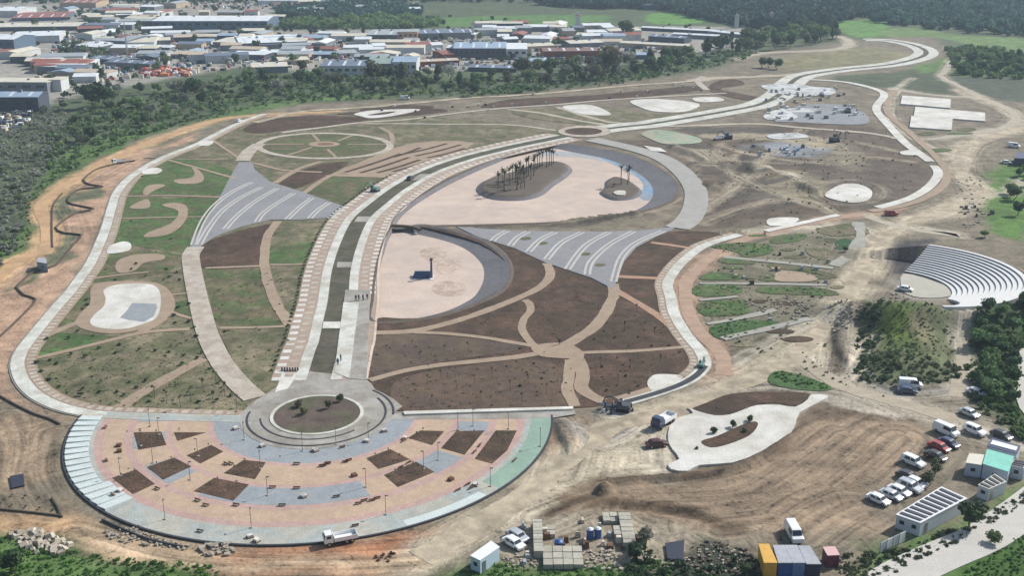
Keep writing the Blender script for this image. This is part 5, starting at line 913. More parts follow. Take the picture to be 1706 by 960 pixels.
def car(u, v, u2, v2, k, m, label, name='parked_car', cat='car', z=-.1, s=1.0):
    """centre pixel and a second pixel the nose points towards"""
    p = W(u, v); q = W(u2, v2); c = CP[k]; o = empty(name, (p.x, p.y, z), math.atan2(q.y - p.y, q.x - p.x), label, cat); o.scale = (s, s, s)
    b = link('body', c['body'], o); b.material_slots[0].link = 'OBJECT'; b.material_slots[0].material = m; link('window_glass', c['window_glass'], o)
    for sx in (-1, 1):
        for sy in (-1, 1):
            w = link('wheel', c['wheel'], o); w.location = (sx * c['L'] * .31, sy * (c['h'] - .1), .33); link('rim', c['rim'], w)
        a = link('headlight', c['headlight'], o); a.location = (0, sx * (c['h'] - .32), .0); t = link('tail_light', c['tail_light'], o); t.location = (0, sx * (c['h'] - .22), .0)
    return o
zc = lambda x, y: (1400 + x / 5.575, 680 + y / 5.575)
for (x, y), k, m, l in [((350, 870), 'car', WHITEP, 'white car at the front left end of the parked row by the striped office'), ((468, 830), 'car', SILVER, 'silver car second from the front end of the parked row'), ((545, 790), 'car', WHITEP, 'white car third from the front end of the parked row'), ((642, 755), 'suv', SILVER, 'silver estate car fourth in the parked row'), ((695, 712), 'car', WHITEP, 'white car fifth in the parked row beside the brown tree'), ((625, 655), 'car', BLACKP, 'black car at the upper end of the row of white cars'),
 ((672, 520), 'suv', WHITEP, 'white off road car standing alone above the parked row'), ((885, 465), 'car', BLACKP, 'dark car with pale roof below the red car'), ((918, 380), 'car', REDP, 'bright red car between two dark cars'), ((1005, 345), 'car', NAVY, 'dark blue car just behind the red car'), ((980, 235), 'van', WHITEP, 'cream white van behind the dark blue car'), ((1245, 230), 'suv', WHITEP, 'white car right of the cream van'), ((1195, 65), 'car', SILVER, 'silver car parked alone by the grove'), ((1495, 270), 'car', BLACKP, 'dark car behind the blue roofed office')]:
    u, v = zc(x, y); car(u, v, u + 20, v + 8.5, k, m, l)
car(1516, 645, 1530, 646, 'van', WHITEP, 'white van with a blue stripe parked under the mound'); car(1511, 654, 1525, 655, 'car', NAVY, 'dark blue car in front of the white van under the mound')
car(1322, 894, 1330, 908, 'van', WHITEP, 'white van behind the blue containers', 'white_van', 'van'); car(1094, 743, 1102, 742, 'car', plainmat('maroon_paint', (.07, .015, .02, 1), rough=.4), 'dark maroon car left of the white pad'); car(1508, 484, 1522, 486, 'car', WHITEP, 'white car in front of the open air theatre stage')
car(862, 897, 876, 905, 'car', SILVER, 'silver car upper of two beside the tall slab stack'); car(856, 909, 870, 917, 'car', WHITEP, 'white car lower of two beside the tall slab stack'); car(675, 165, 684, 165, 'van', WHITEP, 'tiny white van on the pale track behind the beds', 'white_van', 'van')
car(1485, 358, 1492, 358, 'suv', REDP, 'dark red car crossing the dusty junction'); car(1626, 657, 1632, 659, 'car', WHITEP, 'white car half hidden at the edge of the grove'); car(1689, 245, 1698, 246, 'van', WHITEP, 'white van by the dark trees at the right edge', 'white_van', 'van'); car(1676, 272, 1686, 273, 'car', WHITEP, 'white car below the dark blue shed at the right edge'); car(684, 299, 690, 296, 'car', BLACKP, 'black car on the median crossing of the boulevard', z=.02); car(398, 203, 406, 200, 'car', WHITEP, 'white car on the promenade left of the ring garden', z=.1)
def truck(u, v, u2, v2, label, cabm, bodym, s=1.0, tip=True):
    p = W(u, v); q = W(u2, v2); o = empty('truck', (p.x, p.y, -.08), math.atan2(q.y - p.y, q.x - p.x), label, 'truck'); o.scale = (s,) * 3
    cb = MB(); cb.box(1.3, 3.0, -1.05, 1.05, .7, 1.6); cb.box(1.3, 2.9, -1.0, 1.0, 1.6, 2.4, top=(.15, .08)); c = cb.build('cab', cabm, o)
    g = MB(); g.box(2.86, 3.02, -.85, .85, 1.62, 2.2, top=(.05, .05)); g.box(1.7, 2.5, -1.04, 1.04, 1.62, 2.15); g.build('window_glass', GLASS, c)
    ch = MB(); ch.box(-3, 2.9, -.45, .45, .45, .75); ch.build('chassis', BLACKP, o)
    bd = MB(); bd.box(-3.2, 1.15, -1.1, 1.1, .8, .95); bd.box(-3.2, 1.15, -1.1, -1.02, .95, 1.6); bd.box(-3.2, 1.15, 1.02, 1.1, .95, 1.6); bd.box(-3.2, -3.12, -1.02, 1.02, .95, 1.55); bd.box(1.07, 1.15, -1.02, 1.02, .95, 1.9); bd.build('load_bed', bodym, o)
    if not tip: ld = MB(); ld.box(-3.0, .9, -.95, .95, .96, 1.5, top=(.2, .15)); ld.build('load', M_SOIL, o)
    for x in (-2.2, -1.2, 2.1):
        for y in (-.9, .9): w = link('wheel', CP['van']['wheel'], o); w.location = (x, y, .42); w.scale = (1.3, 1.6, 1.3); link('rim', CP['van']['rim'], w)
    return o
truck(566, 903, 545, 907, 'white flatbed truck standing at the front rim of the round plaza', WHITEP, WHITEP, .9); truck(1105, 707, 1085, 720, 'tipper truck with blue cab and white bed beside the white pad', NAVY, WHITEP, 1.05); truck(198, 272, 186, 274, 'white truck on the orange track beyond the left lawns', WHITEP, SILVER, .9); truck(1197, 232, 1203, 231, 'small white truck on the works beyond the large pond', WHITEP, WHITEP, .8)
def digger(u, v, a, label, m, s=1.0):
    p = W(u, v); o = empty('excavator', (p.x, p.y, -.05), a, label, 'excavator'); o.scale = (s,) * 3
    for y in (-.9, .9): t = MB(); t.box(-1.6, 1.6, y - .28, y + .28, 0, .75, top=(.25, .02)); t.build('track', TYRE, o)
    h = MB(); h.box(-1.6, 1.2, -1.1, 1.1, .8, 1.7, top=(.08, .08)); h.build('engine_housing', m, o); c = MB(); c.box(.1, 1.3, .1, 1.05, 1.3, 2.6, top=(.12, .08)); c = c.build('cabin', m, o); g = MB(); g.box(.2, 1.33, .14, 1.08, 1.75, 2.4, top=(.1, .06)); g.build('cabin_glass', GLASS, c)
    b = MB(); b.tube([(1.1, -.3, 1.5), (2.6, -.3, 3.2), (4.2, -.3, 2.9)], [.22, .24, .17], 6); b.build('boom', m, o); s_ = MB(); s_.tube([(4.2, -.3, 2.9), (4.9, -.3, 1.2)], [.17, .12], 6); s_.build('stick', m, o); k = MB(); k.box(4.5, 5.1, -.7, .1, .5, 1.25, top=(.1, 0)); k.build('bucket', STEEL, o)
    return o
YEL = plainmat('machine_yellow', (.55, .33, .03, 1), rough=.4); GRN = plainmat('machine_green', (.12, .22, .2, 1), rough=.4); DKM = plainmat('machine_dark', (.06, .07, .08, 1), rough=.5)
digger(625, 319, 2.6, 'green and white digger beside the boulevard edge', GRN); digger(1038, 684, 2.9, 'dark digger at the end of the new road works', DKM, .9); digger(1390, 236, .5, 'dark digger among the earthworks on the right', DKM, 1.3); digger(1213, 231, 3.3, 'blue grey digger beside the small white truck', NAVY, 1.1); digger(1168, 612, 1.2, 'small green digger laying the right ring road', GRN, .6); digger(1412, 188, .2, 'dark digger beside the grey service yard', DKM, 1.0)
# site booth, tank, monument ---------------------------------------------------
def hut(name, roofpx, h, wallm, roofm, label, cat, slats=0, door=True, win=2, ribs=0, slatm=None, z0=-.1, trim=True):
    """cabin from the four corners of its flat roof (front left, front right, back right, back left as seen)"""
    P = [np.array(W(u, v, h)[:2]) for u, v in roofpx]; c = sum(P) / 4; o = empty(name, (c[0], c[1], z0), 0, label, cat); P = [p - c for p in P]
    V = []; Fc = []
    def prism(Q, a, b): 
        ar = sum(Q[i - 1][0] * Q[i][1] - Q[i][0] * Q[i - 1][1] for i in range(4)); Q = Q if ar > 0 else Q[::-1]
        return [(*q, a) for q in Q] + [(*q, b) for q in Q], [(3, 2, 1, 0), (4, 5, 6, 7), (0, 1, 5, 4), (1, 2, 6, 5), (2, 3, 7, 6), (3, 0, 4, 7)]
    V, Fc = prism(P, 0, h - z0 - .12); link('wall', mesh_from('wall', V, Fc, wallm), o)
    V, Fc = prism([p * 1.03 for p in P], h - z0 - .12, h - z0); rf = link('roof', mesh_from('roof', V, Fc, roofm), o)
    a, b, d_, e = P
    lerp = lambda p, q, t: p + (q - p) * t
    for i in range(slats):
        t0 = (i + .22) / slats; t1 = (i + .72) / slats; L0, L1 = lerp(a, e, t0), lerp(a, e, t1); R0, R1 = lerp(b, d_, t0), lerp(b, d_, t1)
        Q = [lerp(L0, R0, .06), lerp(L0, R0, .94), lerp(L1, R1, .94), lerp(L1, R1, .06)]; V, Fc = prism(Q, h - z0 + .001, h - z0 + .14); link('roof_slat', mesh_from('roof_slat', V, Fc, slatm or BLACKP), rf)
    fr = (b - a); L = np.linalg.norm(fr); fr = fr / L; nr_ = np.array([fr[1], -fr[0]]); nr_ = nr_ if nr_ @ (a - e) > 0 else -nr_
    def plate(nm, base, dr, nn, s0, s1, zz0, zz1, m, t=.05):
        Q = [base + dr * s0, base + dr * s1, base + dr * s1 + nn * t, base + dr * s0 + nn * t]; V, Fc = prism(Q, zz0, zz1); return link(nm, mesh_from(nm, V, Fc, m), o)
    for i in range(win): s = L * (i + .5) / max(win, 1); w = plate('window', a, fr, nr_, s - .4, s + .4, 1.1, 1.8, GLASS)
    sd = (d_ - b); Ls = np.linalg.norm(sd); sd = sd / Ls; ns = np.array([sd[1], -sd[0]]); ns = ns if ns @ (b - a) > 0 else -ns
    if door: dr_ = plate('door', b, sd, ns, Ls * .1, Ls * .1 + .9, .05, 2.0, STEEL); 
    for i in range(ribs): s = L * (i + .5) / ribs; plate('wall_rib', a, fr, nr_, s - .06, s + .06, .15, h - z0 - .2, wallm, .045)
    return o
HW = plainmat('cabin_white', col(206, 214, 222, .75), rough=.6); HB = plainmat('container_blue', (.03, .09, .28, 1), rough=.5, var=.2); HBL = plainmat('container_light_blue', (.12, .2, .4, 1), rough=.5, var=.2); HN = plainmat('container_navy', (.02, .03, .07, 1), rough=.5); HY = plainmat('container_yellow', (.62, .36, .06, 1), rough=.5, var=.12); RG = plainmat('roof_grey', (.34, .35, .38, 1), rough=.7, var=.15); RT = plainmat('roof_teal', (.18, .52, .42, 1), rough=.5, var=.15); RC = plainmat('roof_cream', (.6, .57, .48, 1), rough=.7); RW = plainmat('roof_white', (.7, .71, .72, 1), rough=.6); RP = plainmat('roof_pink', (.6, .4, .38, 1), rough=.7); RNV = plainmat('roof_navy', (.05, .06, .13, 1), rough=.5)
hut('site_office', [(1494, 857), (1534, 871), (1610, 831), (1568, 812)], 2.6, HW, RW, 'long white site office with rows of dark slats across its roof', 'site office', slats=9, win=2)
hut('site_office', [(1609, 771), (1636, 775), (1641, 758), (1615, 756)], 2.6, HW, RC, 'small cream roofed cabin left of the teal roof', 'cabin', win=1)
hut('site_office', [(1638, 773), (1680, 786), (1689, 761), (1645, 749)], 2.9, HW, RT, 'white cabin with a bright teal roof', 'cabin', win=1)
hut('site_office', [(1645, 743), (1694, 756), (1700, 743), (1653, 730)], 3.0, HW, RNV, 'long cabin with dark blue roof and white edge', 'cabin', win=1, slats=1, slatm=RW)
hut('site_office', [(1630, 808), (1648, 815), (1676, 803), (1657, 790)], 2.4, HW, RC, 'low white cabin with dark roof slats in front of the teal roof', 'cabin', slats=4, win=1)
hut('site_office', [(1683, 775), (1706, 780), (1712, 770), (1690, 766)], 2.5, HW, RC, 'slatted cabin at the right edge beside the teal roof', 'cabin', slats=3, win=1)
CT = 'shipping_container'
hut(CT, [(1273, 938), (1295, 938), (1281, 907), (1264, 907)], 2.6, HY, HY, 'bright yellow shipping container at the bottom edge', 'container', ribs=7, win=0, door=True)
hut(CT, [(1297, 938), (1320.5, 938), (1306.5, 909), (1288, 909)], 2.4, HB, RG, 'blue container with grey roof right of the yellow one', 'container', ribs=7, win=0)
hut(CT, [(1321.5, 938), (1342, 938), (1328, 909), (1307.5, 909)], 2.4, HBL, RG, 'lighter blue container in the middle of the blue group', 'container', ribs=7, win=0)
hut(CT, [(1344, 940), (1368, 940), (1349, 910), (1330, 910)], 2.3, HN, RG, 'navy container at the right of the blue group', 'container', ribs=7, win=0)
hut(CT, [(1379, 926), (1399, 925), (1391, 911), (1371, 912)], 2.2, plainmat('container_maroon', (.12, .02, .04, 1), rough=.5), RP, 'small dark red container with pink roof', 'container', ribs=5, win=0)
hut(CT, [(784, 926), (800, 934), (832, 912), (818, 902)], 2.5, plainmat('pale_blue_wall', (.45, .58, .68, 1), rough=.5), RW, 'pale blue container at the bottom edge below the plaza', 'container', ribs=4, win=1)
hut('site_booth', [(61, 436), (78, 439), (76, 430), (64, 429)], 2.6, plainmat('booth_grey', (.22, .27, .33, 1), rough=.6), RG, 'grey blue booth standing beside the left orange track', 'booth', win=1, door=True)
hut('utility_shed', [(1690, 263), (1712, 264), (1712, 254), (1694, 254)], 3, HN, RNV, 'dark blue shed at the right edge by the bare yard', 'shed', win=0)
# monument in the small pond
p = W(719, 463, ZB); mo = empty('monument', (p.x, p.y, ZB), 0, 'dark blue pillar monument with its shadow built as blocks in the drained pond', 'monument'); b = MB(); b.box(-.35, .35, -.35, .35, 0, 5.4, top=(.1, .1)); b.build('pillar', NAVY, mo)
b = MB(); b.box(-.5, .5, -.5, .5, 5.41, 5.9, top=(.15, .15)); b.build('capital', DKM, mo)
for i in range(4): b = MB(); b.box(-5.6 + i * .2, -.4, -1.6 + i * 1.0, -.75 + i * 1.0, 0, .35 + .35 * i); b.build('shadow_block', NAVY, mo)  # dark blue blocks model the cast shadow of the pillar
b = MB(); b.box(-5.9, .6, -1.9, 2.5, 0, .12); b.build('plinth', M_PADW, mo)
# tarpaulins, tanks
def flat(name, px, m, z, label, cat, th=.25): o = sheet(name, px, m, z, th, 0, kind=None); return tag(o, label, cat)
TARP = plainmat('black_tarp', (.035, .04, .06, 1), rough=.6)
flat('tarpaulin', [(16, 795), (39, 791), (41, 810), (20, 815)], TARP, .15, 'dark square tarpaulin lying on bare earth at the left edge', 'tarpaulin'); flat('tarpaulin', [(1108, 908), (1140, 903), (1138, 936), (1112, 934)], TARP, .3, 'black lined basin between the block stacks and the yellow container', 'basin')
def tank(u, v, r, h, m, lab, top=None):
    p = W(u, v); o = empty('water_tank', (p.x, p.y, -.1), 0, lab, 'tank'); b = MB(); b.tube([(0, 0, 0), (0, 0, h)], [r, r], 16); b.build('barrel', m, o); b = MB(); b.tube([(0, 0, h + .002), (0, 0, h + .25)], [r * .95, r * .4], 16); b.build('lid', top or m, o)
tank(931, 910, .75, 1.0, HB, 'blue water tank behind the large white slab stack'); tank(983, 896, .6, 1.7, HB, 'left one of two upright blue tanks with white lids', RW); tank(996, 895, .6, 1.7, HB, 'right one of two upright blue tanks with white lids', RW)
# stacks of concrete slabs
def stack(px0, px1, rows, cols, lab, hz=.6):
    p0 = W(*px0); p1 = W(*px1); o = empty('slab_stack', ((p0.x + p1.x) / 2, (p0.y + p1.y) / 2, -.1), 0, lab, 'slab stack'); w = abs(p1.x - p0.x) / cols; d_ = abs(p1.y - p0.y) / rows
    for i in range(rows):
        for j in range(cols):
            b = MB(); h = hz + rnd.uniform(-.06, .06); b.box(-w / 2 * .95, w / 2 * .95, -d_ / 2 * .9, d_ / 2 * .9, 0, h); c = b.build('concrete_slab', CONB, o); c.location = ((j + .5 - cols / 2) * w, (i + .5 - rows / 2) * d_, 0); c.rotation_euler.z = rnd.uniform(-.02, .02)
stack((889, 930), (903, 876), 11, 1, 'tall single column of concrete slabs left of the big stack', 1.3); stack((905, 949), (969, 917), 3, 4, 'broad pale stack of concrete slabs at the bottom edge', .9); stack((1005, 873), (1027, 858), 2, 2, 'four pale slabs at the top of the block yard'); stack((1038, 915), (1050, 863), 8, 1, 'right hand column of pale concrete slabs', 1.2); stack((1023, 899), (1037, 884), 2, 1, 'small square slab stack inside the block yard', 1.0); stack((911, 897), (924, 881), 2, 1, 'small low slab stack right of the tall column', .8)
# rubble
def rubble(name, P, n, s, label, cat, seed, m=STONE):
    Ps = pts_in(P, n, seed); V = []; Fc = []
    for x, y in Ps:
        k = len(V); r = rnd.uniform(.5, 1.2) * s; a = rnd.uniform(0, 6)
        for i in range(8): sx, sy, sz = (1 if i & 1 else -1), (1 if i & 2 else -1), (1 if i & 4 else 0); q = Vector((sx * r * rnd.uniform(.6, 1.1), sy * r * rnd.uniform(.5, 1), sz * r * rnd.uniform(.7, 1.3))); q.rotate(__import__('mathutils').Euler((rnd.uniform(-.3, .3), 0, a))); V.append((q.x + x, q.y + y, q.z + ground_z(x, y)))
        Fc += [tuple(k + i for i in f) for f in ((0, 2, 3, 1), (4, 5, 7, 6), (0, 1, 5, 4), (1, 3, 7, 5), (3, 2, 6, 7), (2, 0, 4, 6))]
    o = link(name, mesh_from(name, V, Fc, m)); o['kind'] = 'stuff'; return tag(o, label, cat)
rk = [rubble]; 
for i, (x, y) in enumerate(pts_in([(18, 893), (60, 885), (120, 905), (100, 925), (50, 920)], 42, 5, .9)):
    b = MB(); s = rnd.uniform(.35, .8); b.box(-s, s, -s * .8, s * .8, 0, s * 1.1, top=(s * .25, s * .2)); o = b.build('boulder', STONE); o.location = (x, y, ground_z(x, y)); o.rotation_euler = (rnd.uniform(-.4, .4), rnd.uniform(-.4, .4), rnd.uniform(0, 6)); ss = 'large' if s > .65 else ('middle sized' if s > .5 else 'small'); wh = 'left part' if x < -66 else ('middle' if x < -60 else 'right part'); tag(o, f'{ss} pale rough boulder in the {wh} of the bottom left heap', 'boulder', f'{ss} boulders in the {wh} of the heap')
rubble('rubble', [(165, 885), (220, 880), (300, 905), (390, 920), (300, 915), (200, 905)], 120, .28, 'grey rubble between the retaining walls and the dirt road', 'rubble', 6); rubble('rubble', [(1100, 940), (1180, 905), (1250, 915), (1260, 945), (1180, 960)], 80, .24, 'broken blocks scattered left of the yellow container', 'rubble', 7); rubble('rubble', [(1090, 935), (1180, 900), (1250, 915), (1260, 950), (1180, 965)], 90, .34, 'darker broken stones mixed with the blocks near the yellow container', 'rubble', 27, M_BANKB); rubble('rubble', [(835, 925), (880, 920), (900, 945), (850, 950)], 60, .22, 'scrap and stones left of the broad slab stack', 'rubble', 8); rubble('rubble', [(970, 920), (1020, 915), (1040, 950), (975, 950)], 60, .3, 'stones in the weeds right of the broad slab stack', 'rubble', 9); rubble('rubble', [(340, 905), (390, 905), (392, 925), (330, 925)], 40, .4, 'pale stones in front of the plaza wall', 'rubble', 10); rubble('rubble', [(620, 925), (660, 920), (650, 935), (625, 936)], 16, .25, 'small brown clods on the red earth', 'rubble', 11, M_SOIL); rubble('rubble', [(1430, 280), (1560, 200), (1500, 200), (1480, 170), (1240, 230), (1180, 260), (1200, 340), (1400, 340)], 70, .35, 'loose heaps of stone and soil over the right hand works', 'rubble', 12, M_SOIL); rubble('rubble', [(1380, 520), (1430, 505), (1500, 480), (1520, 500), (1440, 540), (1390, 560)], 110, .35, 'stones beside the haul road left of the mound', 'rubble', 13); rubble('rubble', [(1230, 500), (1300, 490), (1360, 500), (1350, 530), (1290, 530)], 90, .35, 'grey debris between the strip beds', 'rubble', 14); rubble('rubble', [(1590, 300), (1640, 290), (1650, 370), (1600, 380)], 60, .4, 'stones by the haul road at the right edge', 'rubble', 15)
# walls -------------------------------------------------------------------------
def wall(pts, w, h, m, label, smooth=0, z=-.2):
    P = Wn(pts); P = catmull(P, False, smooth) if smooth else P; o = ribbon_w('low_wall', P, w / 2, -w / 2, m, h, h - z); del o['kind']; return tag(o, label, 'wall')
GAB = mat('dark_stone_wall', col(96, 88, 78), var=.25, scale=1)
wall([(225, 268), (200, 272), (174, 278), (156, 285), (139, 300), (151, 308), (171, 311), (148, 314), (126, 318), (113, 333), (121, 341), (156, 348), (138, 353), (121, 358), (93, 379), (108, 389), (136, 392), (124, 406), (108, 427), (93, 442), (70, 450), (50, 457), (28, 479)], .4, .4, GAB, 'zigzag dark stone wall between the two orange tracks at left', 2)
wall([(28, 479), (40, 492), (60, 499), (48, 515), (30, 533), (0, 561), (-20, 575)], .35, .3, GAB, 'dark stone wall continuing to the left edge of the view', 2); wall([(-20, 648), (0, 660), (30, 677), (60, 691), (82, 698), (100, 707)], .3, .22, GAB, 'dark curved wall below the orange track at lower left', 3)
wall([(104, 322), (90, 340), (87, 360), (87, 390), (88, 412)], .4, .25, GAB, 'short dark bank edge inside the upper orange track', 3); wall([(170, 867), (210, 885), (255, 902), (304, 912)], .25, .25, M_DARK, 'outer dark kerb wall in front of the plaza rim', 3); wall([(653, 377), (672, 378), (690, 380), (700, 384)], 1.3, .6, GAB, 'short brown dam wall between the two ponds', 2); wall([(-20, 847), (40, 853), (100, 860)], .3, .2, GAB, 'straight kerb below the dotted beds at the left edge'); wall([(86, 830), (96, 845), (103, 862)], .3, .2, GAB, 'short kerb at the right end of the dotted beds')
hp = W(1465, 922); hq_ = W(1507, 902); ho = empty('site_hoarding', (hp.x, hp.y, -.1), math.atan2(hq_.y - hp.y, hq_.x - hp.x), 'white panel fence between the weeds and the concrete road', 'fence'); Lh = (hq_ - hp).length
for i in range(4): b = MB(); b.box(i * Lh / 4 + .03, (i + 1) * Lh / 4 - .03, -.04, .04, .1, 2.0); b.build('fence_panel', RW if i % 2 else HW, ho)
for i in range(5): b = MB(); b.box(i * Lh / 4 - .05, i * Lh / 4 + .05, -.1, -.041, 0, 2.1); b.build('post', STEEL, ho)
# shrub rows at far left of bottom
for u, v in [(20, 826), (42, 828), (65, 830), (20, 842), (43, 845), (66, 848), (88, 850), (0, 840)]: shrub(u, v, .55, 'small dark plant in the dotted beds at the left edge', 'plants of the dotted beds')
# people
def person(u, v, lab, m1, m2, z=.0, a=0.0, arm=.2):
    p = W(u, v, z); b = MB()
    V = [(0, 0, .95), (0, 0, 1.2), (0, 0, 1.42), (0, 0, 1.52), (0, 0, 1.66), (.1, 0, .9), (.12, .03, .5), (.13, -.02, .08), (.13, .14, .03), (-.1, 0, .9), (-.12, -.04, .5), (-.14, -.02, .08), (-.14, .14, .03), (.2, 0, 1.4), (.27, .02, 1.12), (.26, arm, .9), (-.2, 0, 1.4), (-.27, .02, 1.12), (-.26, arm, .9)]
    E = [(0, 1), (1, 2), (2, 3), (3, 4), (0, 5), (5, 6), (6, 7), (7, 8), (0, 9), (9, 10), (10, 11), (11, 12), (2, 13), (13, 14), (14, 15), (2, 16), (16, 17), (17, 18)]
    r = [.15, .14, .13, .055, .1, .1, .07, .05, .04, .1, .07, .05, .04, .06, .045, .035, .06, .045, .035]
    me = bpy.data.meshes.new('person'); me.from_pydata(V, E, []); me.materials.append(m1); me.materials.append(m2); me.materials.append(SKIN); o = bpy.data.objects.new('person', me); COL.objects.link(o)
    s = o.modifiers.new('skin', 'SKIN'); s.use_smooth_shade = True
    for i, k in enumerate(r): me.skin_vertices[0].data[i].radius = (k, k)
    me.skin_vertices[0].data[0].use_root = True; dg = bpy.context.evaluated_depsgraph_get(); nm = bpy.data.meshes.new_from_object(o.evaluated_get(dg)); o.modifiers.clear(); o.data = nm
    for f in nm.polygons: f.material_index = 2 if f.center.z > 1.5 else (0 if f.center.z > .92 else 1)
    o.location = (p.x, p.y, z); o.rotation_euler.z = a; return tag(o, lab, 'person')
SKIN = plainmat('skin', (.42, .25, .17, 1), rough=.7); CL1 = plainmat('dark_clothes', (.03, .035, .05, 1), rough=.9); CL2 = plainmat('blue_clothes', (.04, .08, .2, 1), rough=.9); CLO = plainmat('orange_vest', (.6, .18, .03, 1), rough=.8)
for i, (u, v, l) in enumerate([(593, 501, 'leftmost of four people in dark clothes crossing the boulevard'), (598, 500, 'second of four people in dark clothes crossing the boulevard'), (605, 500, 'third of four people in dark clothes crossing the boulevard'), (612, 499, 'rightmost of four people in dark clothes crossing the boulevard')]): person(u, v, l, CL1, CL1, .2, i * 1.1)
person(563, 608, 'person bending beside the median bed of the boulevard', CL2, CL1, .2, .4); person(568, 601, 'person in dark clothes just behind the one at the median', CL1, CL1, .2, 2); person(1021, 680, 'worker in dark clothes left of the dark digger', CLO, CL1, .1, 1); person(1008, 681, 'worker further left of the dark digger', CL2, CL1, .1, 2.2); person(932, 574, 'person in dark clothes at the meeting of the garden paths', CL1, CL1, .1, 0)
for i in range(7): u = 470 + i * 4.4; o = link('concrete_bollard', CP['van']['rim'] if 0 else (lambda b: (b.tube([(0, 0, 0), (0, 0, .8)], [.22, .16], 8), b.mesh('concrete_bollard', DKM))[1])(MB())); p = W(u, 618.5); o.location = (p.x, p.y, .12); tag(o, 'short dark bollard in the row across the boulevard end', 'bollard', 'bollards at the boulevard end')
# ------------------------------------------------------------------ open air theatre
am = empty('amphitheatre', (105, 291, -.05), 0, 'white open air theatre with curved stepped seating at the right edge', 'theatre'); am['kind'] = 'structure'
del am['kind']
NRW = 14; HT = 5.2
TR = mat('theatre_concrete', col(228, 228, 226), var=.05, scale=.4); TRD = mat('theatre_riser_shade', col(158, 160, 168), var=.08)  # risers get a darker copy of the concrete, their shade put into the colour
a_in0 = math.degrees(math.atan2(W(1507, 453).y - 291.2, W(1507, 453).x - 105.2)); p5 = W(1546, 406, 5); a_out0 = math.degrees(math.atan2(p5.y - 290, p5.x - 110.5))
a_in1 = math.degrees(math.atan2(W(1590, 492).y - 291.2, W(1590, 492).x - 105.2)); p6 = W(1546, 500, 4); a_out1 = math.degrees(math.atan2(p6.y - 290, p6.x - 110.5))
a_in1 -= 18
for k in range(NRW):
    def cr(t): return np.array([105.2 + 5.6 * t, 291.2 - 1.6 * t]), 15.7 + 12.9 * t
    t0, t1 = k / NRW, (k + 1) / NRW; (c0, r0), (c1, r1) = cr(t0), cr(t1); zt = HT * t1
    s0 = a_in0 + (a_out0 - a_in0) * t0; e0 = a_in1 + (a_out1 - a_in1) * t0; n = 44; th = np.radians(np.linspace(s0, e0, n)); wid_ = .38 if k != 6 else .0
    A = np.c_[c0[0] + r0 * np.cos(th), c0[1] + r0 * np.sin(th)]; B = np.c_[c1[0] + r1 * np.cos(th), c1[1] + r1 * np.sin(th)]
    V = []; zp = HT * t0 - .3
    for q, z in ((A, zp), (A, zt), (B, zt), (B, -.1)): V += [(x - 105, y - 291, z) for x, y in q]
    Fc = []; I = []
    for i in range(n - 1):
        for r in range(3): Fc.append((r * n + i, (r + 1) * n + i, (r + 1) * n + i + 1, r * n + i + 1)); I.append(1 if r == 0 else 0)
    Fc += [(0, n, 2 * n, 3 * n), (n - 1, 4 * n - 1, 3 * n - 1, 2 * n - 1)]; I += [0, 0]
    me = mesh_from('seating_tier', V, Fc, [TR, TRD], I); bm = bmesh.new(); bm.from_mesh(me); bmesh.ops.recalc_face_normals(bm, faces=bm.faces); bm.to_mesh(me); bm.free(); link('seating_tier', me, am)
    if k not in (6, 13):       # a dark seat slab standing proud at the front of every tier
        q = 18; m_ = (r1 - r0) * .32; A2 = np.c_[c0[0] + (r0 + .02) * np.cos(th), c0[1] + (r0 + .02) * np.sin(th)]; B2 = np.c_[c0[0] + (r0 + m_) * np.cos(th), c0[1] + (r0 + m_) * np.sin(th)]
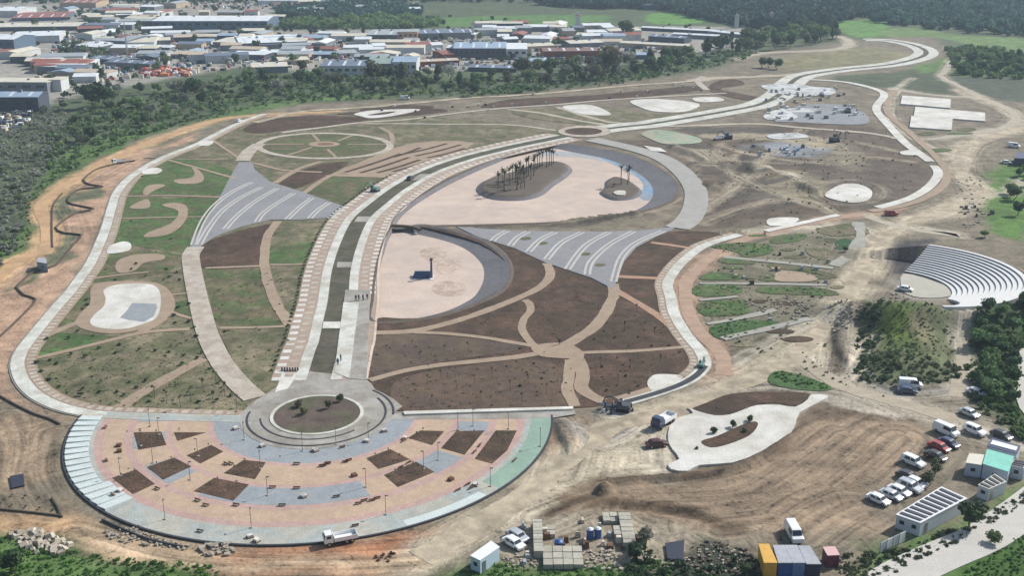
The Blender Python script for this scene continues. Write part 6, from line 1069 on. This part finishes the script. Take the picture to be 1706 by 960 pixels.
# ------------------------------------------------------------------ industrial estate
RM = {k: plainmat('sheet_roof_' + k, col(*c, .95), rough=.55, var=.14) for k, c in dict(white=(218, 222, 224), cream=(206, 200, 182), grey=(160, 166, 168), slate=(112, 122, 138), blue=(150, 168, 186), red=(150, 96, 84), brown=(134, 108, 96), tan=(190, 176, 156), green=(140, 158, 150)).items()}
WM = {k: plainmat('wall_' + k, col(*c, .8), rough=.8, var=.12) for k, c in dict(white=(206, 210, 212), grey=(128, 134, 142), dark=(84, 92, 106), tan=(188, 170, 148), orange=(212, 170, 136), blue=(98, 118, 140), red=(140, 84, 72)).items()}
SKYL = plainmat('skylight', (.62, .68, .72, 1), rough=.3)
def bldg(u1, v1, u2, v2, dep, h, roof, wall_, label, cat='warehouse', group=None, wins=0, gable=True, name='warehouse', doors=1):
    p = W(u1, v1); q = W(u2, v2); a = math.atan2(q.y - p.y, q.x - p.x); L = (q - p).length; o = empty(name, (p.x, p.y, -.1), a, label, cat, group)
    b = MB(); rh = min(h * .22, dep * .12) if gable else .2
    V = [(0, 0, 0), (L, 0, 0), (L, dep, 0), (0, dep, 0), (0, 0, h), (L, 0, h), (L, dep, h), (0, dep, h), (0, dep / 2, h + rh), (L, dep / 2, h + rh)]
    Fc = [(0, 1, 5, 4), (1, 2, 6, 9, 5), (2, 3, 7, 6), (3, 0, 4, 8, 7)] if gable else [(0, 1, 5, 4), (1, 2, 6, 5), (2, 3, 7, 6), (3, 0, 4, 7), (4, 5, 6, 7)]
    link('wall', mesh_from('wall', V, Fc, WM[wall_]), o)
    r = MB(); e = .3
    if gable: r.V = [(-e, -e, h - .02), (L + e, -e, h - .02), (L + e, dep / 2, h + rh + .05), (-e, dep / 2, h + rh + .05), (L + e, dep + e, h - .02), (-e, dep + e, h - .02)] + [(-e, -e, h - .2), (L + e, -e, h - .2), (L + e, dep / 2, h + rh - .1), (-e, dep / 2, h + rh - .1), (L + e, dep + e, h - .2), (-e, dep + e, h - .2)]; r.F = [(0, 1, 2, 3), (3, 2, 4, 5), (6, 7, 1, 0), (7, 8, 2, 1), (8, 10, 4, 2), (10, 11, 5, 4), (9, 6, 0, 3), (11, 9, 3, 5)]; r.I = [0] * 8
    else: r.box(-e, L + e, -e, dep + e, h + .01, h + .35)
    rf_ = r.build('roof', RM[roof], o)
    if L > 22:
        ns_ = int(L / 9)
        for i in range(ns_):
            s = L * (i + .5) / ns_; z0_, z1_ = (h + .02, h + rh + .06) if gable else (h + .37, h + .37); sk = MB(); sk.quad((s - .8, dep * .06, z0_ + .06 + rh * .1), (s + .8, dep * .06, z0_ + .06 + rh * .1), (s + .8, dep * .45, z1_ - rh * .08 + .05), (s - .8, dep * .45, z1_ - rh * .08 + .05)); sk.build('skylight', SKYL, rf_)
    if L > 16:
        for q_ in (.3, .7): vb = MB(); vb.box(L * q_, L * q_ + 1.2, dep * .45, dep * .55, h + rh, h + rh + .9); vb.build('roof_vent', WM['grey'], rf_)
    for i in range(wins): b = MB(); s = L * (i + .5) / wins; w = L / wins * .28; b.box(s - w, s + w, -.1, -.01, h * .5, h * .75); b.build('window', GLASS, o)
    for i in range(doors): b = MB(); s = L * (.3 + .4 * i); b.box(s - 2, s + 2, -.12, -.01, 0.1, min(4, h * .55)); b.build('door', WM['dark'], o)
    return o
def T(u1, v1, u2, v2, d_, h, r, w, l, **k): bldg(u1, v1, u2, v2, d_, h, r, w, l, **k)
T(255, 49, 446, 49, 48, 7.5, 'white', 'blue', 'long pale roofed hall with blue walls at the top left of centre', wins=14, doors=2)
T(-60, 154, 80, 155, 16, 6, 'cream', 'grey', 'cream flat roofed workshop at the left edge', gable=False, wins=6, doors=0)
T(-60, 187, 66, 187, 14, 8, 'blue', 'dark', 'pale blue roofed workshop with dark open front at the left edge', wins=5, doors=1)
T(84, 152, 103, 152, 12, 6.5, 'cream', 'white', 'small white annex right of the cream roofed workshop', gable=False, doors=0)
T(-40, 85, 25, 86, 30, 9, 'white', 'blue', 'blue walled hall with white roof at the left edge', wins=4); T(22, 72, 100, 70, 36, 5.5, 'white', 'white', 'bright white roofed hall behind the blue walled one', doors=0)
T(-40, 52, 130, 50, 34, 3.6, 'cream', 'dark', 'very long low hall with pale roof near the left edge', doors=2); T(20, 35, 112, 33, 60, 3, 'red', 'blue', 'broad red brown roofed hall near the top left', doors=0); T(-30, 28, 30, 28, 45, 6, 'white', 'white', 'white roofed shed in the top left corner', doors=0)
T(-30, 93, 32, 93, 22, 2.6, 'red', 'tan', 'low red roofed shed at the left edge'); T(68, 112, 138, 112, 18, 3, 'tan', 'grey', 'tan roofed shed between the yards at left'); T(212, 84, 258, 83, 40, 6, 'cream', 'white', 'cream walled block behind the tall mast', doors=1); T(190, 83, 212, 84, 38, 7, 'grey', 'blue', 'blue grey end block left of the cream block', doors=0)
T(150, 104, 205, 110, 14, 3.5, 'slate', 'dark', 'slate roofed shed left of the red scrap yard'); T(178, 112, 250, 116, 14, 3.8, 'slate', 'grey', 'long slate roofed shed in front of the mast'); T(128, 84, 165, 88, 24, 4.2, 'white', 'grey', 'white roofed oval shed left of the mast', doors=0)
T(355, 78, 410, 80, 40, 4, 'cream', 'grey', 'cream roofed shed left of the tan yards'); T(400, 82, 510, 78, 52, 4.5, 'white', 'grey', 'wide white roofed hall in the middle of the estate', doors=2); T(432, 95, 498, 92, 16, 3, 'white', 'red', 'white roofed shed with rust red front'); T(420, 122, 480, 120, 22, 4, 'cream', 'grey', 'pale roofed shed behind the belt left of centre'); T(465, 108, 515, 106, 20, 3, 'cream', 'tan', 'cream shed behind the pale roofed one')
T(535, 127, 610, 127, 30, 6.5, 'slate', 'white', 'white walled workshop with steep slate roof at the centre', wins=6); T(612, 124, 656, 124, 36, 7, 'green', 'grey', 'green roofed workshop behind the tall brown tree', wins=4); T(655, 124, 694, 124, 28, 8, 'blue', 'white', 'white and blue workshop right of the brown tree', wins=4)
T(664, 67, 696, 67, 20, 6.5, 'grey', 'orange', 'orange walled block at the back of the estate', gable=False, wins=4, doors=0); T(612, 68, 663, 68, 40, 5, 'grey', 'dark', 'dark walled hall left of the orange block'); T(700, 66, 785, 64, 30, 5, 'slate', 'grey', 'slate roofed hall right of the orange block')
T(756, 98, 843, 98, 38, 7.5, 'blue', 'dark', 'large blue roofed hall with dark front right of centre', wins=10, doors=2); T(844, 98, 878, 98, 36, 7, 'white', 'white', 'white end hall attached to the large blue roofed one', doors=1, wins=3); T(700, 111, 765, 108, 12, 3.4, 'tan', 'red', 'tan roofed shed with rusty red front below the blue roofed hall', doors=2); T(738, 100, 757, 99, 22, 4, 'red', 'red', 'small rusty red shed left of the blue roofed hall', doors=0)
T(780, 118, 860, 120, 14, 2.6, 'slate', 'dark', 'dark low shed in front of the white end hall'); T(866, 112, 926, 110, 16, 4, 'blue', 'blue', 'slate blue shed behind the tall belt'); T(905, 97, 1000, 96, 20, 5, 'brown', 'red', 'long red brown shed left of the tallest tree', doors=3); T(878, 86, 925, 84, 18, 4, 'cream', 'tan', 'cream shed behind the red brown one'); T(950, 80, 1005, 78, 20, 3.6, 'cream', 'grey', 'cream roofed shed behind the tallest tree')
T(1032, 78, 1145, 84, 12, 3.4, 'cream', 'tan', 'long cream roofed wing running to the belt at right'); T(1048, 98, 1078, 98, 14, 3, 'blue', 'blue', 'small blue shed inside the cream winged yard'); T(1068, 50, 1180, 56, 10, 2.6, 'white', 'dark', 'long narrow white shed under the green field'); T(1170, 55, 1250, 64, 10, 2.6, 'white', 'grey', 'narrow white shed continuing to the right under the field'); T(1120, 62, 1200, 66, 10, 3, 'white', 'grey', 'second narrow white shed in front of the first'); T(1080, 68, 1140, 72, 14, 4, 'slate', 'dark', 'dark hall in front of the narrow white sheds'); T(430, 8, 520, 8, 20, 5, 'white', 'white', 'white roofed hall at the very top of the view', doors=0); T(100, 12, 160, 12, 40, 5, 'red', 'tan', 'reddish roofed hall at the very top left', doors=0)
T(1290, 20, 1330, 20, 24, 5, 'tan', 'tan', 'tan farm buildings at the top beyond the wood'); T(1340, 14, 1385, 13, 20, 4, 'cream', 'white', 'white farm building at the top right of the tan one'); T(1385, 14, 1424, 13, 20, 4, 'red', 'white', 'red roofed farm house beside the white farm building'); T(1390, 33, 1402, 33, 8, 4, 'white', 'white', 'small white house at the corner of the bright green field', doors=0)
# towers and mast
def tower(u, v, w, h, lab):
    p = W(u, v); o = empty('silo_tower', (p.x, p.y, 0), 0, lab, 'tower'); b = MB(); b.box(-w, w, -w, w, 0, h * .8); b.build('shaft', WM['white'], o); b = MB(); b.box(-w * 1.3, w * 1.3, -w * 1.3, w * 1.3, h * .8 + .01, h * .88); b.build('gallery', WM['tan'], o); b = MB(); b.box(-w * .7, w * .7, -w * .7, w * .7, h * .88 + .01, h, top=(w * .3, w * .3)); b.build('turret', WM['white'], o)
tower(962, 48, 2, 14, 'white tower rising behind the estate near the centre'); tower(1227, 46, 1.6, 12, 'left slim white tower in front of the dark wood'); tower(1284, 42, 1.6, 12, 'right slim white tower in front of the dark wood'); tower(788, 62, 1, 13, 'thin pale tower behind the blue roofed hall')
p = W(213, 98); ms = empty('radio_mast', (p.x, p.y, 0), 0, 'tall thin mast standing in the left part of the estate', 'mast')
for q in range(4): b = MB(); x, y = (.5 if q & 1 else -.5), (.5 if q & 2 else -.5); b.tube([(x, y, 0), (x * .3, y * .3, 25)], [.16, .1], 5); b.build('mast_leg', STEEL, ms)
b = MB(); [b.box(-.5 + z * .014, .5 - z * .014, -.5 + z * .014, .5 - z * .014, z, z + .18) for z in range(2, 25, 2)]; b.build('cross_braces', STEEL, ms)
# filler sheds, one by one
SHED_Z = [([(0, 96), (60, 100), (130, 118), (120, 146), (105, 128), (0, 118)], 12, 'above the cream workshop at left'), ([(100, 20), (250, 24), (240, 56), (130, 60)], 16, 'left of the long blue walled hall'), ([(120, 60), (420, 60), (520, 70), (520, 104), (430, 104), (280, 108), (160, 96)], 44, 'below the long blue walled hall'), ([(520, 64), (740, 80), (750, 100), (560, 108), (520, 90)], 20, 'in the middle yards'), ([(780, 44), (1040, 50), (1040, 74), (880, 76), (790, 68)], 30, 'in the right estate yards'), ([(140, 14), (420, 8), (700, 12), (700, 22), (455, 34), (150, 30)], 22, 'along the far top road'), ([(30, 100), (130, 112), (130, 138), (50, 128)], 7, 'beside the yards at the far left'), ([(1000, 14), (1400, 8), (1400, 28), (1200, 24)], 10, 'at the edge of the far wood')]
ks = list(RM)
for zi_, (P, n, where) in enumerate(SHED_Z):
    for i, p in enumerate(pts_in(P, n, 400 + zi_, 17)):
        L = rnd.uniform(9, 30); dp = rnd.uniform(9, 20); h = rnd.uniform(2.6, 5); r = rnd.choice(['white', 'white', 'cream', 'grey', 'slate', 'tan', 'cream', 'grey', 'white', 'blue', 'red']); w = rnd.choice(['white', 'grey', 'tan', 'dark', 'white'])
        sz = 'long' if L > 22 else ('mid sized' if L > 15 else 'small')
        o = empty('shed', (p[0], p[1], -.1), rnd.choice([0, 0, .15, -.2, 1.4, .3]), f'{sz} {r} roofed shed with {w} walls ' + where, 'shed', f'{sz} {r} roofed sheds with {w} walls ' + where); b = MB(); b.box(0, L, 0, dp, 0, h); b.build('wall', WM[w], o); b = MB(); b.box(-.3, L + .3, -.3, dp / 2, h + .01, h + .5); b.V[4] = (-.3, -.3, h + .1); b.V[5] = (L + .3, -.3, h + .1); b.V[6] = (L + .3, dp / 2, h + 1.4); b.V[7] = (-.3, dp / 2, h + 1.4); k0 = len(b.V); b.box(-.3, L + .3, dp / 2 + .002, dp + .3, h + .01, h + .5); b.V[k0 + 4] = (-.3, dp / 2 + .002, h + 1.4); b.V[k0 + 5] = (L + .3, dp / 2 + .002, h + 1.4); b.V[k0 + 6] = (L + .3, dp + .3, h + .1); b.V[k0 + 7] = (-.3, dp + .3, h + .1); b.build('roof', RM[r], o)
# yard clutter: pallets, vehicles and scrap too small to tell apart
def clutter(P, n, seed, cols, lab, s=(1, 3.2)):
    q = np.random.RandomState(seed); b = MB()
    for x, y in pts_in(P, n, seed):
        w, d_, h = q.uniform(*s), q.uniform(*s), q.uniform(.8, 2.2) * min(1, s[1] / 2.6); b.box(x - w / 2, x + w / 2, y - d_ / 2, y + d_ / 2, -.1, h, q.randint(len(cols)), top=(.1, .1))
    o = b.build('yard_clutter', cols, kind='stuff'); tag(o, lab, 'clutter')
CC = [RM['white'], RM['tan'], WM['dark'], RM['red'], RM['cream'], WM['blue'], RM['grey']]
clutter([(100, 60), (420, 55), (520, 62), (520, 112), (420, 112), (150, 140), (60, 130)], 900, 51, CC, 'crates vehicles and scrap filling the left yards of the estate'); clutter([(520, 60), (880, 66), (1050, 62), (1140, 80), (1050, 102), (880, 116), (520, 118)], 800, 52, CC, 'crates vehicles and scrap filling the right yards of the estate'); clutter([(230, 112), (280, 114), (320, 116), (318, 127), (240, 126)], 160, 53, [RM['red'], plainmat('bright_red', (.5, .08, .04, 1)), plainmat('scrap_orange', (.6, .22, .08, 1)), RM['white']], 'red and orange heap of goods at the edge of the estate'); clutter([(0, 190), (60, 175), (45, 205), (0, 225)], 60, 54, CC[:3] + [WM['dark']], 'vehicles parked below the workshop at the left edge'); clutter([(180, 0), (700, 4), (700, 14), (180, 14)], 260, 55, CC, 'pale specks of goods and sheds along the top edge')
clutter([(1275, 150), (1390, 145), (1440, 180), (1440, 200), (1290, 200), (1270, 185)], 70, 56, [RM['white'], WM['grey'], RM['cream'], RM['grey']], 'building materials stacked around the grey service yard', (.8, 2.2)); clutter([(1250, 242), (1380, 244), (1370, 258), (1260, 260)], 14, 57, [RM['white'], WM['grey'], RM['blue']], 'materials laid out on the grey yard of the works', (.7, 1.8)); clutter([(1000, 672), (1050, 668), (1055, 686), (1005, 690)], 26, 58, [RM['white'], WM['dark'], WM['blue']], 'materials around the dark digger', (.3, .9)); clutter([(1600, 340), (1660, 335), (1670, 360), (1610, 365)], 10, 59, [RM['white'], WM['dark'], RM['brown']], 'bits of machinery beside the haul road at right', (.5, 1.4))
clutter([(870, 872), (1000, 860), (1060, 862), (1090, 900), (1060, 925), (980, 915), (870, 940)], 34, 61, [RM['cream'], RM['tan'], RM['grey'], WOOD], 'boards blocks and odd materials strewn around the slab stacks', (.4, 1.3)); clutter([(560, 185), (1150, 135), (1200, 150), (700, 200)], 26, 62, [RM['white'], WM['dark'], RM['tan']], 'small heaps of materials along the far beds', (.6, 1.6)); clutter([(1200, 380), (1400, 380), (1380, 560), (1200, 600)], 26, 63, [RM['tan'], M_SOIL, RM['grey']], 'small heaps of materials among the strip beds', (.4, 1.2))
# ------------------------------------------------------------------ air
hz = MB(); hz.box(-6400, 6400, -100, 7300, -2.6, 104); hm = bpy.data.materials.new('haze'); hm.use_nodes = True; t = hm.node_tree; t.nodes.clear(); ou = t.nodes.new('ShaderNodeOutputMaterial'); pv = t.nodes.new('ShaderNodeVolumePrincipled'); pv.inputs['Color'].default_value = (.66, .83, 1, 1); pv.inputs['Density'].default_value = .00016; pv.inputs['Anisotropy'].default_value = .1; t.links.new(pv.outputs[0], ou.inputs['Volume'])
ho_ = hz.build('haze', hm, kind='stuff'); tag(ho_, 'pale haze in the air over the whole park and estate', 'haze')
